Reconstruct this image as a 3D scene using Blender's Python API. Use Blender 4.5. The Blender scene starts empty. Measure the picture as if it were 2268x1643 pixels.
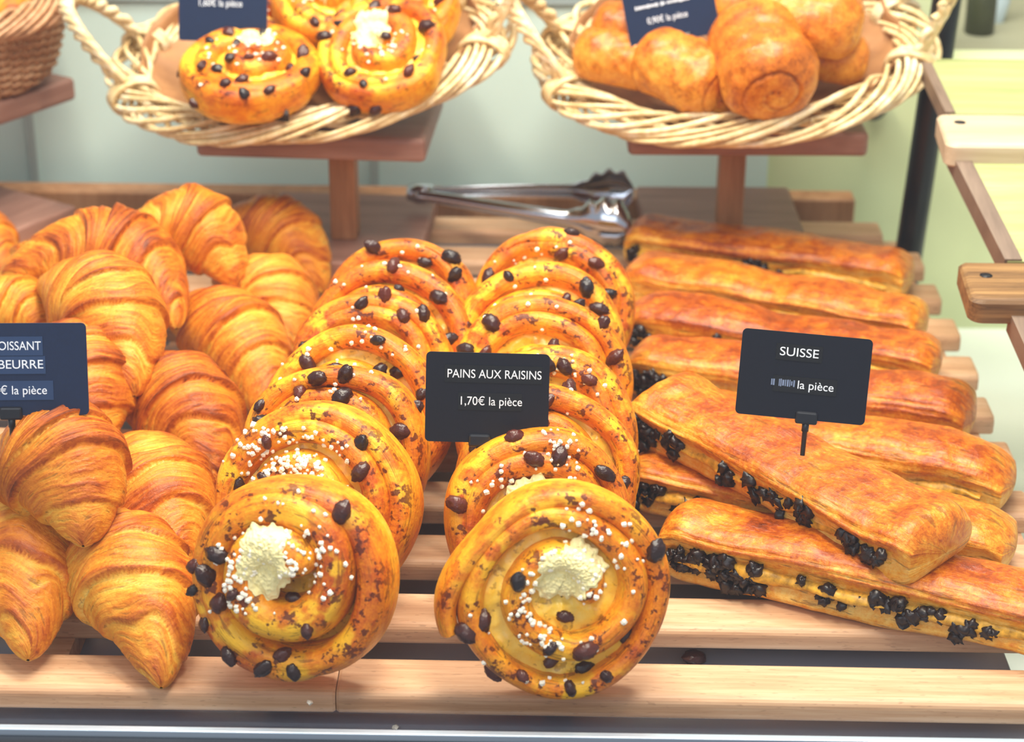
import bpy, math, random
import numpy as np
from mathutils import Vector, Matrix
from mathutils.bvhtree import BVHTree

# ------------------------------------------------------------------ camera
C = bpy.context.scene.collection
SC = bpy.context.scene
PI = math.pi
F_PX, CX, CY = 4400.0, 1134.0, 821.5
CAM = Vector((0.0, 0.0, 0.568))
PITCH, ROLL, YAW = math.radians(25.0), math.radians(0.35), math.radians(0.8)
_f = Vector((0, math.cos(PITCH), -math.sin(PITCH)))
_r = Vector((1, 0, 0))
_u = Vector((0, math.sin(PITCH), math.cos(PITCH)))
_r, _u = _r * math.cos(ROLL) + _u * math.sin(ROLL), _u * math.cos(ROLL) - _r * math.sin(ROLL)
_yaw = Matrix.Rotation(YAW, 3, 'Z')
FWD, RIGHT, UP = _yaw @ _f, _yaw @ _r, _yaw @ _u
cam_data = bpy.data.cameras.new('camera')
cam = bpy.data.objects.new('camera', cam_data)
C.objects.link(cam)
m = Matrix((RIGHT, UP, -FWD)).transposed().to_4x4()
m.translation = CAM
cam.matrix_world = m
cam_data.sensor_width = 36.0
cam_data.lens = F_PX / 2268.0 * 36.0
cam_data.clip_start = 0.02
cam_data.dof.use_dof = True
cam_data.dof.focus_distance = 1.06
cam_data.dof.aperture_fstop = 8.5
SC.camera = cam

# ------------------------------------------------------------------ world, lamps, exposure
SC.view_settings.view_transform = 'Standard'
SC.view_settings.look = 'None'
SC.view_settings.exposure = 0.32
SC.view_settings.gamma = 1.0
SC.view_settings.use_curve_mapping = False
world = bpy.data.worlds.new('world')
SC.world = world
world.use_nodes = True
wn = world.node_tree.nodes['Background']
wn.inputs[0].default_value = (0.88, 0.93, 1.0, 1)
wn.inputs[1].default_value = 0.5


def area(name, loc, target, sx, sy, power, col):
    d = bpy.data.lights.new(name, 'AREA')
    d.shape = 'RECTANGLE'
    d.size, d.size_y, d.energy, d.color = sx, sy, power, col
    o = bpy.data.objects.new(name, d)
    C.objects.link(o)
    o.location = loc
    o.rotation_euler = (Vector(target) - Vector(loc)).to_track_quat('-Z', 'Y').to_euler()
    return o


area('case_lamp', (-0.10, 1.02, 1.05), (0.0, 1.10, 0.0), 0.9, 0.06, 9.0, (1.0, 0.88, 0.68))
area('ceiling_lamp', (0.35, 1.45, 1.5), (0.1, 1.15, 0.0), 0.5, 0.12, 11.0, (1.0, 0.92, 0.78))
area('shop_window', (-0.7, -1.4, 1.8), (0, 1.4, 0.0), 1.6, 1.2, 13.0, (0.86, 0.92, 1.0))
area('front_fill', (0.25, 0.30, 1.75), (0.05, 1.05, 0.05), 0.5, 0.3, 13.0, (1.0, 0.93, 0.80))  # unseen fill added to brighten the front faces of the pastries
area('wall_fill', (-0.1, 1.22, 1.25), (0.0, 1.615, 0.05), 1.2, 0.08, 7.5, (0.88, 1.0, 0.97))  # cool fill added to lighten the back wall, no fitting there


def ray(px, py):
    return (FWD * F_PX + RIGHT * (px - CX) - UP * (py - CY)).normalized()


def at(px, py, z):
    """point of the horizontal plane at height z seen at that pixel"""
    d = ray(px, py)
    return CAM + d * ((z - CAM.z) / d.z)


def aty(px, py, y):
    d = ray(px, py)
    return CAM + d * ((y - CAM.y) / d.y)


# ------------------------------------------------------------------ helpers
def lin(r, g, b):
    def c(v):
        v /= 255.0
        return v / 12.92 if v <= 0.04045 else ((v + 0.055) / 1.055) ** 2.4
    return (c(r), c(g), c(b), 1.0)


def mk_mesh(name, V, F, attrs=None, smooth=True):
    me = bpy.data.meshes.new(name)
    V = np.asarray(V, dtype=np.float32)
    F = [tuple(f) for f in F] if not isinstance(F, np.ndarray) else F
    if isinstance(F, np.ndarray):
        nf, k = F.shape
        me.vertices.add(len(V))
        me.vertices.foreach_set('co', V.ravel())
        me.loops.add(nf * k)
        me.loops.foreach_set('vertex_index', F.astype(np.int32).ravel())
        me.polygons.add(nf)
        me.polygons.foreach_set('loop_start', np.arange(0, nf * k, k, dtype=np.int32))
        me.update(calc_edges=True)
        me.validate()
    else:
        me.from_pydata([tuple(v) for v in V.tolist()], [], F)
        me.update()
    if smooth:
        me.polygons.foreach_set('use_smooth', np.ones(len(me.polygons), dtype=bool))
    for k, a in (attrs or {}).items():
        at_ = me.attributes.new(k, 'FLOAT_COLOR', 'POINT')
        a = np.asarray(a, dtype=np.float32)
        if a.ndim == 1:
            a = np.stack([a, a, a, np.ones_like(a)], 1)
        at_.data.foreach_set('color', a.ravel())
    return me


def link(name, me, mat=None, parent=None, loc=None):
    o = bpy.data.objects.new(name, me)
    C.objects.link(o)
    if mat is not None and len(me.materials) == 0:
        me.materials.append(mat)
    if parent is not None:
        o.parent = parent
    if loc is not None:
        o.location = loc
    return o


def tag(o, label=None, cat=None, group=None, kind=None):
    if label: o['label'] = label
    if cat: o['category'] = cat
    if group: o['group'] = group
    if kind: o['kind'] = kind
    return o


def empty(name, label, cat, M=None, group=None):
    o = bpy.data.objects.new(name, None)
    o.empty_display_size = 0.01
    C.objects.link(o)
    if M is not None:
        o.matrix_world = M
    return tag(o, label, cat, group)


def frame(origin, xdir, zhint=Vector((0, 0, 1))):
    x = Vector(xdir).normalized()
    z = (zhint - x * zhint.dot(x)).normalized()
    y = z.cross(x)
    M = Matrix((x, y, z)).transposed().to_4x4()
    M.translation = origin
    return M


def fract(v):
    return v - np.floor(v)


def _h(ix, iy, iz, s):
    n = np.sin(ix * 127.1 + iy * 311.7 + iz * 74.7 + s * 19.19) * 43758.5453
    return n - np.floor(n)


def vnoise(x, y, z=0.0, s=0.0):
    """value noise -1..1"""
    x, y, z = np.broadcast_arrays(np.asarray(x, float), np.asarray(y, float), np.asarray(z, float))
    ix, iy, iz = np.floor(x), np.floor(y), np.floor(z)
    fx, fy, fz = x - ix, y - iy, z - iz
    fx, fy, fz = [f * f * (3 - 2 * f) for f in (fx, fy, fz)]
    r = 0
    for dx in (0, 1):
        for dy in (0, 1):
            for dz in (0, 1):
                w = (fx if dx else 1 - fx) * (fy if dy else 1 - fy) * (fz if dz else 1 - fz)
                r = r + w * _h(ix + dx, iy + dy, iz + dz, s)
    return r * 2 - 1


def fbm(x, y, z=0.0, s=0.0, o=3):
    r, a = 0, 1.0
    for k in range(o):
        r = r + a * vnoise(x * 2 ** k, y * 2 ** k, np.asarray(z) * 2 ** k, s + k * 7.3)
        a *= 0.5
    return r / 1.75


def sstep(a, b, x):
    t = np.clip((x - a) / (b - a), 0, 1)
    return t * t * (3 - 2 * t)


def grid_faces(nu, nv, close_v=True):
    """quads of a nu x nv grid; v closed"""
    i = np.arange(nu - 1)[:, None]
    j = np.arange(nv if close_v else nv - 1)[None, :]
    j2 = (j + 1) % nv
    a = i * nv + j
    b = i * nv + j2
    c = (i + 1) * nv + j2
    d = (i + 1) * nv + j
    return np.stack([a, b, c, d], -1).reshape(-1, 4)


def box_bm(x0, x1, y0, y1, z0, z1, bev=0.0, seg=3):
    import bmesh
    bm = bmesh.new()
    bmesh.ops.create_cube(bm, size=1.0)
    for v in bm.verts:
        v.co = Vector(((x0 + x1) / 2 + v.co.x * (x1 - x0), (y0 + y1) / 2 + v.co.y * (y1 - y0), (z0 + z1) / 2 + v.co.z * (z1 - z0)))
    if bev:
        bmesh.ops.bevel(bm, geom=list(bm.edges), offset=bev, segments=seg, affect='EDGES', profile=0.5)
    return bm


def bm_mesh(name, bm, smooth=False):
    import bmesh
    bmesh.ops.recalc_face_normals(bm, faces=bm.faces)
    me = bpy.data.meshes.new(name)
    bm.to_mesh(me)
    bm.free()
    if smooth:
        me.polygons.foreach_set('use_smooth', np.ones(len(me.polygons), dtype=bool))
    return me


def box(name, x0, x1, y0, y1, z0, z1, mat, parent=None, bev=0.0, seg=3):
    return link(name, bm_mesh(name, box_bm(x0, x1, y0, y1, z0, z1, bev, seg), smooth=False), mat, parent)


class Tubes:
    """collects tubes swept along polylines into one mesh"""
    def __init__(self):
        self.V, self.F, self.n = [], [], 0

    def add(self, P, r, k=7, closed=False):
        P = np.asarray(P, float)
        n = len(P)
        r = np.broadcast_to(np.asarray(r, float), (n,))
        if closed:
            T = np.roll(P, -1, 0) - np.roll(P, 1, 0)
        else:
            T = np.gradient(P, axis=0)
        T /= np.linalg.norm(T, axis=1)[:, None] + 1e-12
        up = np.array([0.13, 0.21, 0.97])
        A = np.cross(T, up)
        A /= np.linalg.norm(A, axis=1)[:, None] + 1e-12
        B = np.cross(T, A)
        a = np.arange(k) / k * 2 * PI
        ring = P[:, None] + r[:, None, None] * (A[:, None] * np.cos(a)[None, :, None] + B[:, None] * np.sin(a)[None, :, None])
        self.V.append(ring.reshape(-1, 3))
        f = grid_faces(n, k)
        if closed:
            j = np.arange(k)
            j2 = (j + 1) % k
            f = np.concatenate([f, np.stack([(n - 1) * k + j, (n - 1) * k + j2, j2, j], -1)])
        else:
            self.V.append(P[[0, -1]])
            c0, c1 = n * k, n * k + 1
            j = np.arange(k)
            j2 = (j + 1) % k
            f = np.concatenate([f, np.stack([j2, j, np.full(k, c0), np.full(k, c0)], -1), np.stack([(n - 1) * k + j, (n - 1) * k + j2, np.full(k, c1), np.full(k, c1)], -1)])
        self.F.append(f + self.n)
        self.n += n * k + (0 if closed else 2)

    def mesh(self, name):
        F = np.concatenate(self.F).tolist()
        F = [f[:3] if f[2] == f[3] else f for f in F]
        return mk_mesh(name, np.concatenate(self.V), F)


# ------------------------------------------------------------------ materials
def new_mat(name):
    mt = bpy.data.materials.new(name)
    mt.use_nodes = True
    nt = mt.node_tree
    return mt, nt, nt.nodes['Principled BSDF']


def N(nt, t, **kw):
    n = nt.nodes.new(t)
    for k, v in kw.items():
        setattr(n, k, v)
    return n


def ramp(nt, stops, fac=None):
    r = N(nt, 'ShaderNodeValToRGB')
    e = r.color_ramp.elements
    while len(e) < len(stops):
        e.new(0.5)
    for el, (p, c) in zip(e, stops):
        el.position, el.color = p, c
    if fac is not None:
        nt.links.new(fac, r.inputs[0])
    return r.outputs[0]


def noise(nt, scale, detail=3, rough=0.55, vec=None, stretch=None):
    n = N(nt, 'ShaderNodeTexNoise')
    n.inputs['Scale'].default_value = scale
    n.inputs['Detail'].default_value = detail
    n.inputs['Roughness'].default_value = rough
    if vec is None:
        vec = N(nt, 'ShaderNodeTexCoord').outputs['Object']
    if stretch:
        mp = N(nt, 'ShaderNodeMapping')
        mp.inputs['Scale'].default_value = stretch
        nt.links.new(vec, mp.inputs[0])
        vec = mp.outputs[0]
    nt.links.new(vec, n.inputs['Vector'])
    return n.outputs['Fac']


def math_(nt, op, a, b=None, c=None, clamp=False):
    n = N(nt, 'ShaderNodeMath', operation=op, use_clamp=clamp)
    for i, v in enumerate((a, b, c)):
        if v is None: continue
        if isinstance(v, (int, float)):
            n.inputs[i].default_value = v
        else:
            nt.links.new(v, n.inputs[i])
    return n.outputs[0]


def mix(nt, fac, a, b):
    n = N(nt, 'ShaderNodeMix', data_type='RGBA')
    for i, v in ((0, fac), (6, a), (7, b)):
        if isinstance(v, (int, float, tuple)):
            n.inputs[i].default_value = v
        else:
            nt.links.new(v, n.inputs[i])
    return n.outputs[2]


def bump(nt, bs, h, strength, dist=0.001):
    b = N(nt, 'ShaderNodeBump')
    b.inputs['Strength'].default_value = strength
    b.inputs['Distance'].default_value = dist
    nt.links.new(h, b.inputs['Height'])
    nt.links.new(b.outputs[0], bs.inputs['Normal'])


def plain(name, col, rough=0.5, metal=0.0, spec=0.5, var=0.0, scale=60):
    mt, nt, b = new_mat(name)
    b.inputs['Roughness'].default_value = rough
    b.inputs['Metallic'].default_value = metal
    b.inputs['Specular IOR Level'].default_value = spec
    if var:
        n = noise(nt, scale)
        d = tuple(max(0, c * (1 - var)) for c in col[:3]) + (1,)
        l = tuple(min(1, c * (1 + var)) for c in col[:3]) + (1,)
        nt.links.new(ramp(nt, [(0.3, d), (0.7, l)], n), b.inputs['Base Color'])
    else:
        b.inputs['Base Color'].default_value = col
    return mt


def wood(name, c_dark, c_mid, c_light, along=(1.2, 22, 22), rough=0.5, fleck=True, coord='Object'):
    mt, nt, b = new_mat(name)
    tc = N(nt, 'ShaderNodeTexCoord').outputs[coord]
    oi = N(nt, 'ShaderNodeObjectInfo')
    add = N(nt, 'ShaderNodeVectorMath', operation='MULTIPLY_ADD')
    cmb = N(nt, 'ShaderNodeCombineXYZ')
    for i in range(3):
        nt.links.new(oi.outputs['Random'], cmb.inputs[i])
    nt.links.new(cmb.outputs[0], add.inputs[0])
    add.inputs[1].default_value = (7.3, 5.1, 3.7)
    nt.links.new(tc, add.inputs[2])
    v = add.outputs[0]
    n1 = noise(nt, 4.0, 4, 0.6, v, along)
    n2 = noise(nt, 22.0, 3, 0.6, v, along)
    f = math_(nt, 'ADD', math_(nt, 'MULTIPLY', n1, 0.65), math_(nt, 'MULTIPLY', n2, 0.35))
    col = ramp(nt, [(0.32, c_dark), (0.5, c_mid), (0.66, c_light)], f)
    if fleck:
        n3 = noise(nt, 60.0, 1, 0.5, v, (along[0] * 2.2, along[1] * 0.6, along[2] * 0.6))
        fl = ramp(nt, [(0.66, (0, 0, 0, 1)), (0.72, (1, 1, 1, 1))], n3)
        col = mix(nt, math_(nt, 'MULTIPLY', fl, 0.35), col, tuple(c * 0.55 for c in c_dark[:3]) + (1,))
    tone = math_(nt, 'MULTIPLY_ADD', oi.outputs['Random'], 0.22, 0.89)
    hs = N(nt, 'ShaderNodeHueSaturation')
    nt.links.new(tone, hs.inputs['Value'])
    nt.links.new(col, hs.inputs['Color'])
    nt.links.new(hs.outputs[0], b.inputs['Base Color'])
    b.inputs['Roughness'].default_value = rough
    bump(nt, b, n2, 0.12, 0.0006)
    return mt


def pastry(name, stops, rough=0.38, speck=None, speck_amt=0.8, patch=None, noise_amt=0.25, bump_s=0.35, coat=0.12, streak=None, flow=None, flow_amt=0.6):
    """baked dough: colour follows the 'bake' attribute (how far that spot is browned) plus noise"""
    mt, nt, b = new_mat(name)
    a = N(nt, 'ShaderNodeAttribute', attribute_name='bake')
    sep = N(nt, 'ShaderNodeSeparateColor')
    nt.links.new(a.outputs['Color'], sep.inputs[0])
    oi = N(nt, 'ShaderNodeObjectInfo')
    tc = N(nt, 'ShaderNodeTexCoord').outputs['Object']
    n1 = noise(nt, 95, 4, 0.6, tc)
    n2 = noise(nt, 420, 3, 0.65, tc, streak)
    f = math_(nt, 'MULTIPLY_ADD', math_(nt, 'SUBTRACT', n1, 0.5), noise_amt * 2.4, sep.outputs[0])
    f = math_(nt, 'MULTIPLY_ADD', math_(nt, 'SUBTRACT', n2, 0.5), noise_amt * 1.8, f)
    if flow:
        fa = N(nt, 'ShaderNodeAttribute', attribute_name='flow').outputs['Vector']
        nf = noise(nt, 1.0, 5, 0.62, fa, flow)
        f = math_(nt, 'MULTIPLY_ADD', math_(nt, 'SUBTRACT', nf, 0.5), flow_amt, f)
        ln_ = ramp(nt, [(0.36, (1, 1, 1, 1)), (0.43, (0, 0, 0, 1))], nf)
    f = math_(nt, 'MULTIPLY_ADD', math_(nt, 'SUBTRACT', oi.outputs['Random'], 0.5), 0.16, f, clamp=True)
    col = ramp(nt, stops, f)
    if patch:
        n4 = noise(nt, 60, 3, 0.55, tc)
        pf = ramp(nt, [(0.46, (0, 0, 0, 1)), (0.54, (1, 1, 1, 1))], n4)
        col = mix(nt, math_(nt, 'MULTIPLY', pf, math_(nt, 'MULTIPLY', sep.outputs[2], 0.85)), col, patch)
    if speck:
        n3 = noise(nt, 330, 2, 0.55, tc)
        n5 = noise(nt, 90, 2, 0.5, tc)
        k = math_(nt, 'MULTIPLY_ADD', math_(nt, 'SUBTRACT', n5, 0.5), 1.1, n3)
        sf = ramp(nt, [(0.60, (0, 0, 0, 1)), (0.70, (1, 1, 1, 1))], k)
        col = mix(nt, math_(nt, 'MULTIPLY', sf, math_(nt, 'MULTIPLY', sep.outputs[1], speck_amt)), col, speck)
    if flow:
        col = mix(nt, math_(nt, 'MULTIPLY', ln_, 0.6), col, stops[-1][1])
    nt.links.new(col, b.inputs['Base Color'])
    b.inputs['Roughness'].default_value = rough
    b.inputs['Specular IOR Level'].default_value = 0.3
    b.inputs['Coat Weight'].default_value = coat
    b.inputs['Coat Roughness'].default_value = 0.25
    h = math_(nt, 'MULTIPLY_ADD', n2, 0.6, n1)
    if flow:
        h = math_(nt, 'MULTIPLY_ADD', nf, 1.2, h)
    bump(nt, b, h, bump_s, 0.0012)
    return mt


M_CROI = pastry('croissant_crust', [(0.0, lin(250, 208, 104)), (0.25, lin(238, 172, 58)), (0.5, lin(217, 128, 30)), (0.75, lin(176, 82, 18)), (1.0, lin(104, 42, 12))], rough=0.42, noise_amt=0.15, coat=0.05, bump_s=0.7, flow=(11, 1.5, 1.5), flow_amt=0.85)
M_ROLL = pastry('roll_dough', [(0.0, lin(252, 212, 100)), (0.28, lin(248, 178, 36)), (0.5, lin(232, 134, 16)), (0.75, lin(188, 82, 12)), (1.0, lin(104, 40, 10))],
                speck=lin(88, 28, 8), speck_amt=0.92, patch=lin(255, 198, 44), noise_amt=0.24, coat=0.1, flow=(2.0, 4.0, 4.0), flow_amt=0.45, bump_s=0.6)
M_CUST = pastry('custard', [(0.0, lin(255, 222, 110)), (0.5, lin(255, 202, 60)), (1.0, lin(238, 140, 8))], rough=0.34, speck=lin(110, 45, 14), speck_amt=0.7, noise_amt=0.25, coat=0.3)
M_SUIS = pastry('glazed_crust', [(0.0, lin(244, 204, 108)), (0.28, lin(232, 162, 50)), (0.5, lin(208, 114, 20)), (0.72, lin(162, 68, 10)), (1.0, lin(88, 32, 6))], rough=0.32, speck=lin(112, 38, 6), speck_amt=0.6, noise_amt=0.3, coat=0.2, bump_s=0.8, flow=(2.2, 7.0, 7.0), flow_amt=0.5)
M_BUN = pastry('mini_crust', [(0.0, lin(250, 204, 110)), (0.35, lin(236, 162, 58)), (0.65, lin(206, 112, 26)), (1.0, lin(112, 46, 12))], rough=0.36, noise_amt=0.3, coat=0.2, bump_s=0.5, speck=lin(120, 50, 14), speck_amt=0.5)


def raisin_mat():
    mt, nt, b = new_mat('raisin_skin')
    oi = N(nt, 'ShaderNodeObjectInfo')
    c = ramp(nt, [(0.0, lin(30, 16, 18)), (0.5, lin(66, 26, 20)), (1.0, lin(104, 42, 26))], oi.outputs['Random'])
    n = noise(nt, 500, 2)
    nt.links.new(mix(nt, math_(nt, 'MULTIPLY', n, 0.5), c, lin(22, 12, 14)), b.inputs['Base Color'])
    b.inputs['Roughness'].default_value = 0.3
    bump(nt, b, n, 0.5, 0.001)
    return mt


M_RAISIN = raisin_mat()
M_CHIP = plain('dark_chocolate', lin(34, 20, 20), 0.34, var=0.5, scale=300)
M_SUGAR = plain('pearl_sugar', lin(252, 244, 224), 0.5)
M_CREAM = plain('sugar_crust', lin(246, 230, 168), 0.55, var=0.10, scale=260)
M_FILL = plain('custard_filling', lin(222, 164, 52), 0.45, var=0.45, scale=260)
M_BEECH = wood('beech', lin(180, 132, 96), lin(207, 162, 124), lin(222, 184, 148))
M_STAND = wood('stand_wood', lin(128, 90, 78), lin(152, 110, 96), lin(168, 126, 110), along=(1.5, 16, 16), fleck=False)
M_POST = wood('post_wood', lin(150, 102, 66), lin(178, 126, 86), lin(194, 144, 104), along=(16, 16, 1.5), fleck=False)
M_OAK = wood('oak', lin(78, 50, 28), lin(136, 98, 58), lin(168, 128, 80), along=(1.0, 26, 26), rough=0.55)
M_PALE = wood('pale_board', lin(152, 158, 96), lin(172, 178, 116), lin(186, 190, 134), along=(0.9, 14, 14), fleck=False)
M_RAIL = wood('rail_wood', lin(104, 84, 70), lin(126, 104, 88), lin(142, 120, 102), along=(14, 2, 2), fleck=False)
M_CREAMW = wood('cream_board', lin(178, 154, 122), lin(198, 176, 146), lin(212, 194, 168), along=(0.9, 14, 14), fleck=False)
M_WICK = wood('willow', lin(192, 150, 92), lin(232, 204, 150), lin(250, 236, 206), along=(9, 9, 9), rough=0.45, fleck=False)
M_WICKD = wood('brown_willow', lin(150, 100, 66), lin(186, 138, 98), lin(212, 172, 134), along=(9, 9, 9), rough=0.5, fleck=False)
M_SIGN = plain('sign_plate', lin(13, 17, 32), 0.45, spec=0.3, var=0.12, scale=900)
M_SIGNB = plain('sign_plate_reflection', lin(26, 40, 70), 0.45, spec=0.3, var=0.12, scale=900)  # dark plate with the bluish reflection put into its colour
M_STRIP = plain('label_tape', lin(12, 13, 20), 0.25)
M_STRIPB = plain('label_tape_blue', lin(40, 62, 100), 0.3)
M_TEXT = plain('lettering_white', lin(242, 246, 255), 0.5)
M_SMEAR = plain('lettering_grey', lin(120, 134, 164), 0.5)
M_CLIP = plain('clip_plastic', lin(20, 22, 32), 0.3)
M_STEEL = plain('tongs_steel', lin(190, 194, 204), 0.16, metal=1.0)
M_TRAY = plain('tray_grey', lin(160, 168, 188), 0.38, metal=0.25, var=0.05, scale=8)
M_ALU = plain('rail_aluminium', lin(205, 220, 236), 0.28, metal=0.6)
M_BLACK = plain('black_panel', lin(20, 24, 34), 0.4)
M_POLE = plain('black_pole', lin(10, 14, 26), 0.35)
M_WALL = plain('mint_wall', lin(216, 238, 232), 0.6, var=0.03, scale=3)
M_WALLG = plain('green_wall', lin(220, 228, 180), 0.6, var=0.06, scale=9)
M_WALLO = plain('olive_wall', lin(150, 148, 122), 0.7, var=0.06, scale=5)
M_BASE = plain('white_base', lin(240, 246, 234), 0.35, var=0.04, scale=6)
M_DARKCASE = plain('case_paper', lin(52, 36, 32), 0.6)


def glass_mat():
    mt, nt, b = new_mat('case_glass')
    nt.nodes.remove(b)
    out = nt.nodes['Material Output']
    t = N(nt, 'ShaderNodeBsdfTransparent')
    t.inputs[0].default_value = (0.985, 0.99, 0.99, 1)
    g = N(nt, 'ShaderNodeBsdfGlossy')
    g.inputs['Roughness'].default_value = 0.02
    mx = N(nt, 'ShaderNodeMixShader')
    mx.inputs[0].default_value = 0.022
    nt.links.new(t.outputs[0], mx.inputs[1])
    nt.links.new(g.outputs[0], mx.inputs[2])
    nt.links.new(mx.outputs[0], out.inputs[0])
    return mt


M_GLASS = glass_mat()


def kraft():
    mt, nt, b = new_mat('kraft_paper')
    n = noise(nt, 30, 4)
    nt.links.new(ramp(nt, [(0.3, lin(140, 92, 54)), (0.7, lin(182, 130, 82))], n), b.inputs['Base Color'])
    b.inputs['Roughness'].default_value = 0.6
    return mt


M_KRAFT = kraft()

# ------------------------------------------------------------------ setting
WALL_Y = 1.615
BASE_Z = -0.14


def struct(o):
    o['kind'] = 'structure'
    return o


xs = aty(1700, 380, WALL_Y).x
struct(box('wall_back', -1.3, xs, WALL_Y, WALL_Y + 0.05, BASE_Z, 0.195, M_WALL))
xr = aty(2112, 60, WALL_Y).x
struct(box('wall_right', xs, xr, WALL_Y + 0.004, WALL_Y + 0.05, BASE_Z, 0.195, M_WALLG))
struct(box('wall_side', xr, 1.4, WALL_Y + 0.004, WALL_Y + 0.05, BASE_Z, 0.100, M_WALLG))
struct(box('floor_far', xr, 1.4, WALL_Y + 0.05, WALL_Y + 0.35, 0.08, 0.100, M_WALLO))
struct(box('wall_far', -1.4, 1.5, WALL_Y + 0.35, WALL_Y + 0.4, BASE_Z, 0.9, M_WALLO))
struct(box('trim_1', -1.3, xs, WALL_Y - 0.004, WALL_Y + 0.002, 0.150, 0.158, plain('trim_grey', lin(160, 172, 172), 0.6)))
for i, px in enumerate((78, 830)):
    x = aty(px, 380, WALL_Y).x
    struct(box('trim_%d' % (i + 2), x - 0.0035, x + 0.0035, WALL_Y - 0.003, WALL_Y + 0.002, BASE_Z, 0.15, plain('seam_grey', lin(176, 188, 184), 0.6)))
struct(box('floor', -1.4, 1.5, 0.79, WALL_Y + 0.4, BASE_Z - 0.03, BASE_Z, M_BASE))

gy = 0.800
struct(box('window_1', -1.0, 1.0, gy - 0.003, gy + 0.003, -0.006, 0.62, M_GLASS))
ch = tag(box('glass_channel', -1.0, 1.0, gy - 0.0075, gy - 0.0033, -0.03, 0.0045, M_ALU, bev=0.0006), 'thin bright aluminium channel along the bottom of the glass', 'channel')
struct(box('trim_4', -1.0, 1.0, gy - 0.03, gy - 0.008, -0.35, 0.0010, M_BLACK))
TRAY_Z = -0.026
tray = tag(box('steel_tray', -0.9, at(2160, 900, 0).x - 0.03, gy + 0.006, 1.56, BASE_Z, TRAY_Z, M_TRAY, bev=0.002),
           'blue grey metal base seen between and in front of the wooden slats', 'tray')

# ------------------------------------------------------------------ slatted racks
PITCHY, SW, ST = 0.0648, 0.0345, 0.0125
Y0 = 0.8335


def slat_mesh(x0, x1, y0, seed):
    # rounded profile in YZ swept along X
    rr = 0.0048
    prof = []
    for cy, cz, a0 in ((y0 + SW - rr, -rr, 0), (y0 + rr, -rr, 90), (y0 + 0.002, -ST + 0.002, 180), (y0 + SW - 0.002, -ST + 0.002, 270)):
        r_ = rr if cz == -rr else 0.002
        for k in range(6):
            a = math.radians(a0 + k * 18)
            prof.append((cy + r_ * math.cos(a), cz + r_ * math.sin(a)))
    n = len(prof)
    V = [(x, p[0], p[1]) for x in (x0 + 0.0012, x0 + 0.0012, x1 - 0.0012, x1 - 0.0012) for p in prof]
    # small end chamfer
    cyy, czz = y0 + SW / 2, -ST / 2
    V = []
    for x, s in ((x0, 0.9), (x0 + 0.0015, 1.0), (x1 - 0.0015, 1.0), (x1, 0.9)):
        for p in prof:
            V.append((x, cyy + (p[0] - cyy) * (s * 0.5 + 0.5), czz + (p[1] - czz) * s))
    F = grid_faces(4, n).tolist()
    F += [list(range(n))[::-1], [3 * n + j for j in range(n)]]
    me = mk_mesh('slat', V, F, smooth=False)
    return me


XJ = at(738, 1560, 0).x
rackL = empty('slatted_rack', 'pale beech slatted rack at the left, under the croissants', 'rack', Matrix.Translation((0, 0, 0)))
rackR = empty('slatted_rack', 'pale beech slatted rack at the right, under the long chocolate pastries', 'rack', Matrix.Translation((0, 0, 0)))
rng = random.Random(4)
ends = [None] * 12
end_px = {3: (2262, 1085), 4: (2222, 975), 5: (2172, 870), 6: (2136, 775), 7: (2098, 695), 8: (2055, 615), 9: (2020, 550), 10: (1932, 490), 11: (1908, 455)}
for i in range(11):
    y = Y0 + i * PITCHY
    link('slat', slat_mesh(-0.62, XJ - 0.0002, y, i), M_BEECH, rackL)
    if i in end_px:
        px, py = end_px[i]
        xe = at(px, py, 0).x
    else:
        xe = at(2300 + (2 - i) * 40, 1190 + (2 - i) * 120, 0).x
    link('slat', slat_mesh(XJ + 0.0002, xe, y, i + 20), M_BEECH, rackR)
for rk, x0, x1 in ((rackL, -0.6, XJ - 0.02), (rackR, XJ + 0.02, 0.30)):
    for x in ((at(100, 1440, 0).x, at(620, 1440, 0).x) if rk is rackL else (at(1240, 1440, 0).x, at(2360, 1440, 0).x)):
        box('bearer', x - 0.008, x + 0.008, Y0 + 0.032, Y0 + 10 * PITCHY + 0.02, TRAY_Z, -ST + 0.0005, M_BEECH, rk)
_rm = Matrix.Translation((XJ, Y0, 0)) @ Matrix.Rotation(math.radians(-0.35), 4, 'Z') @ Matrix.Translation((-XJ, -Y0, 0))
rackR.matrix_world = _rm
BACK_Y = 1.563
tag(box('back_rail', -0.62, at(1885, 430, 0.0).x, BACK_Y - 0.012, BACK_Y + 0.012, TRAY_Z, 0.004, M_POST, bev=0.002), 'honey coloured wooden rail behind the last slats', 'rail')


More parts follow.
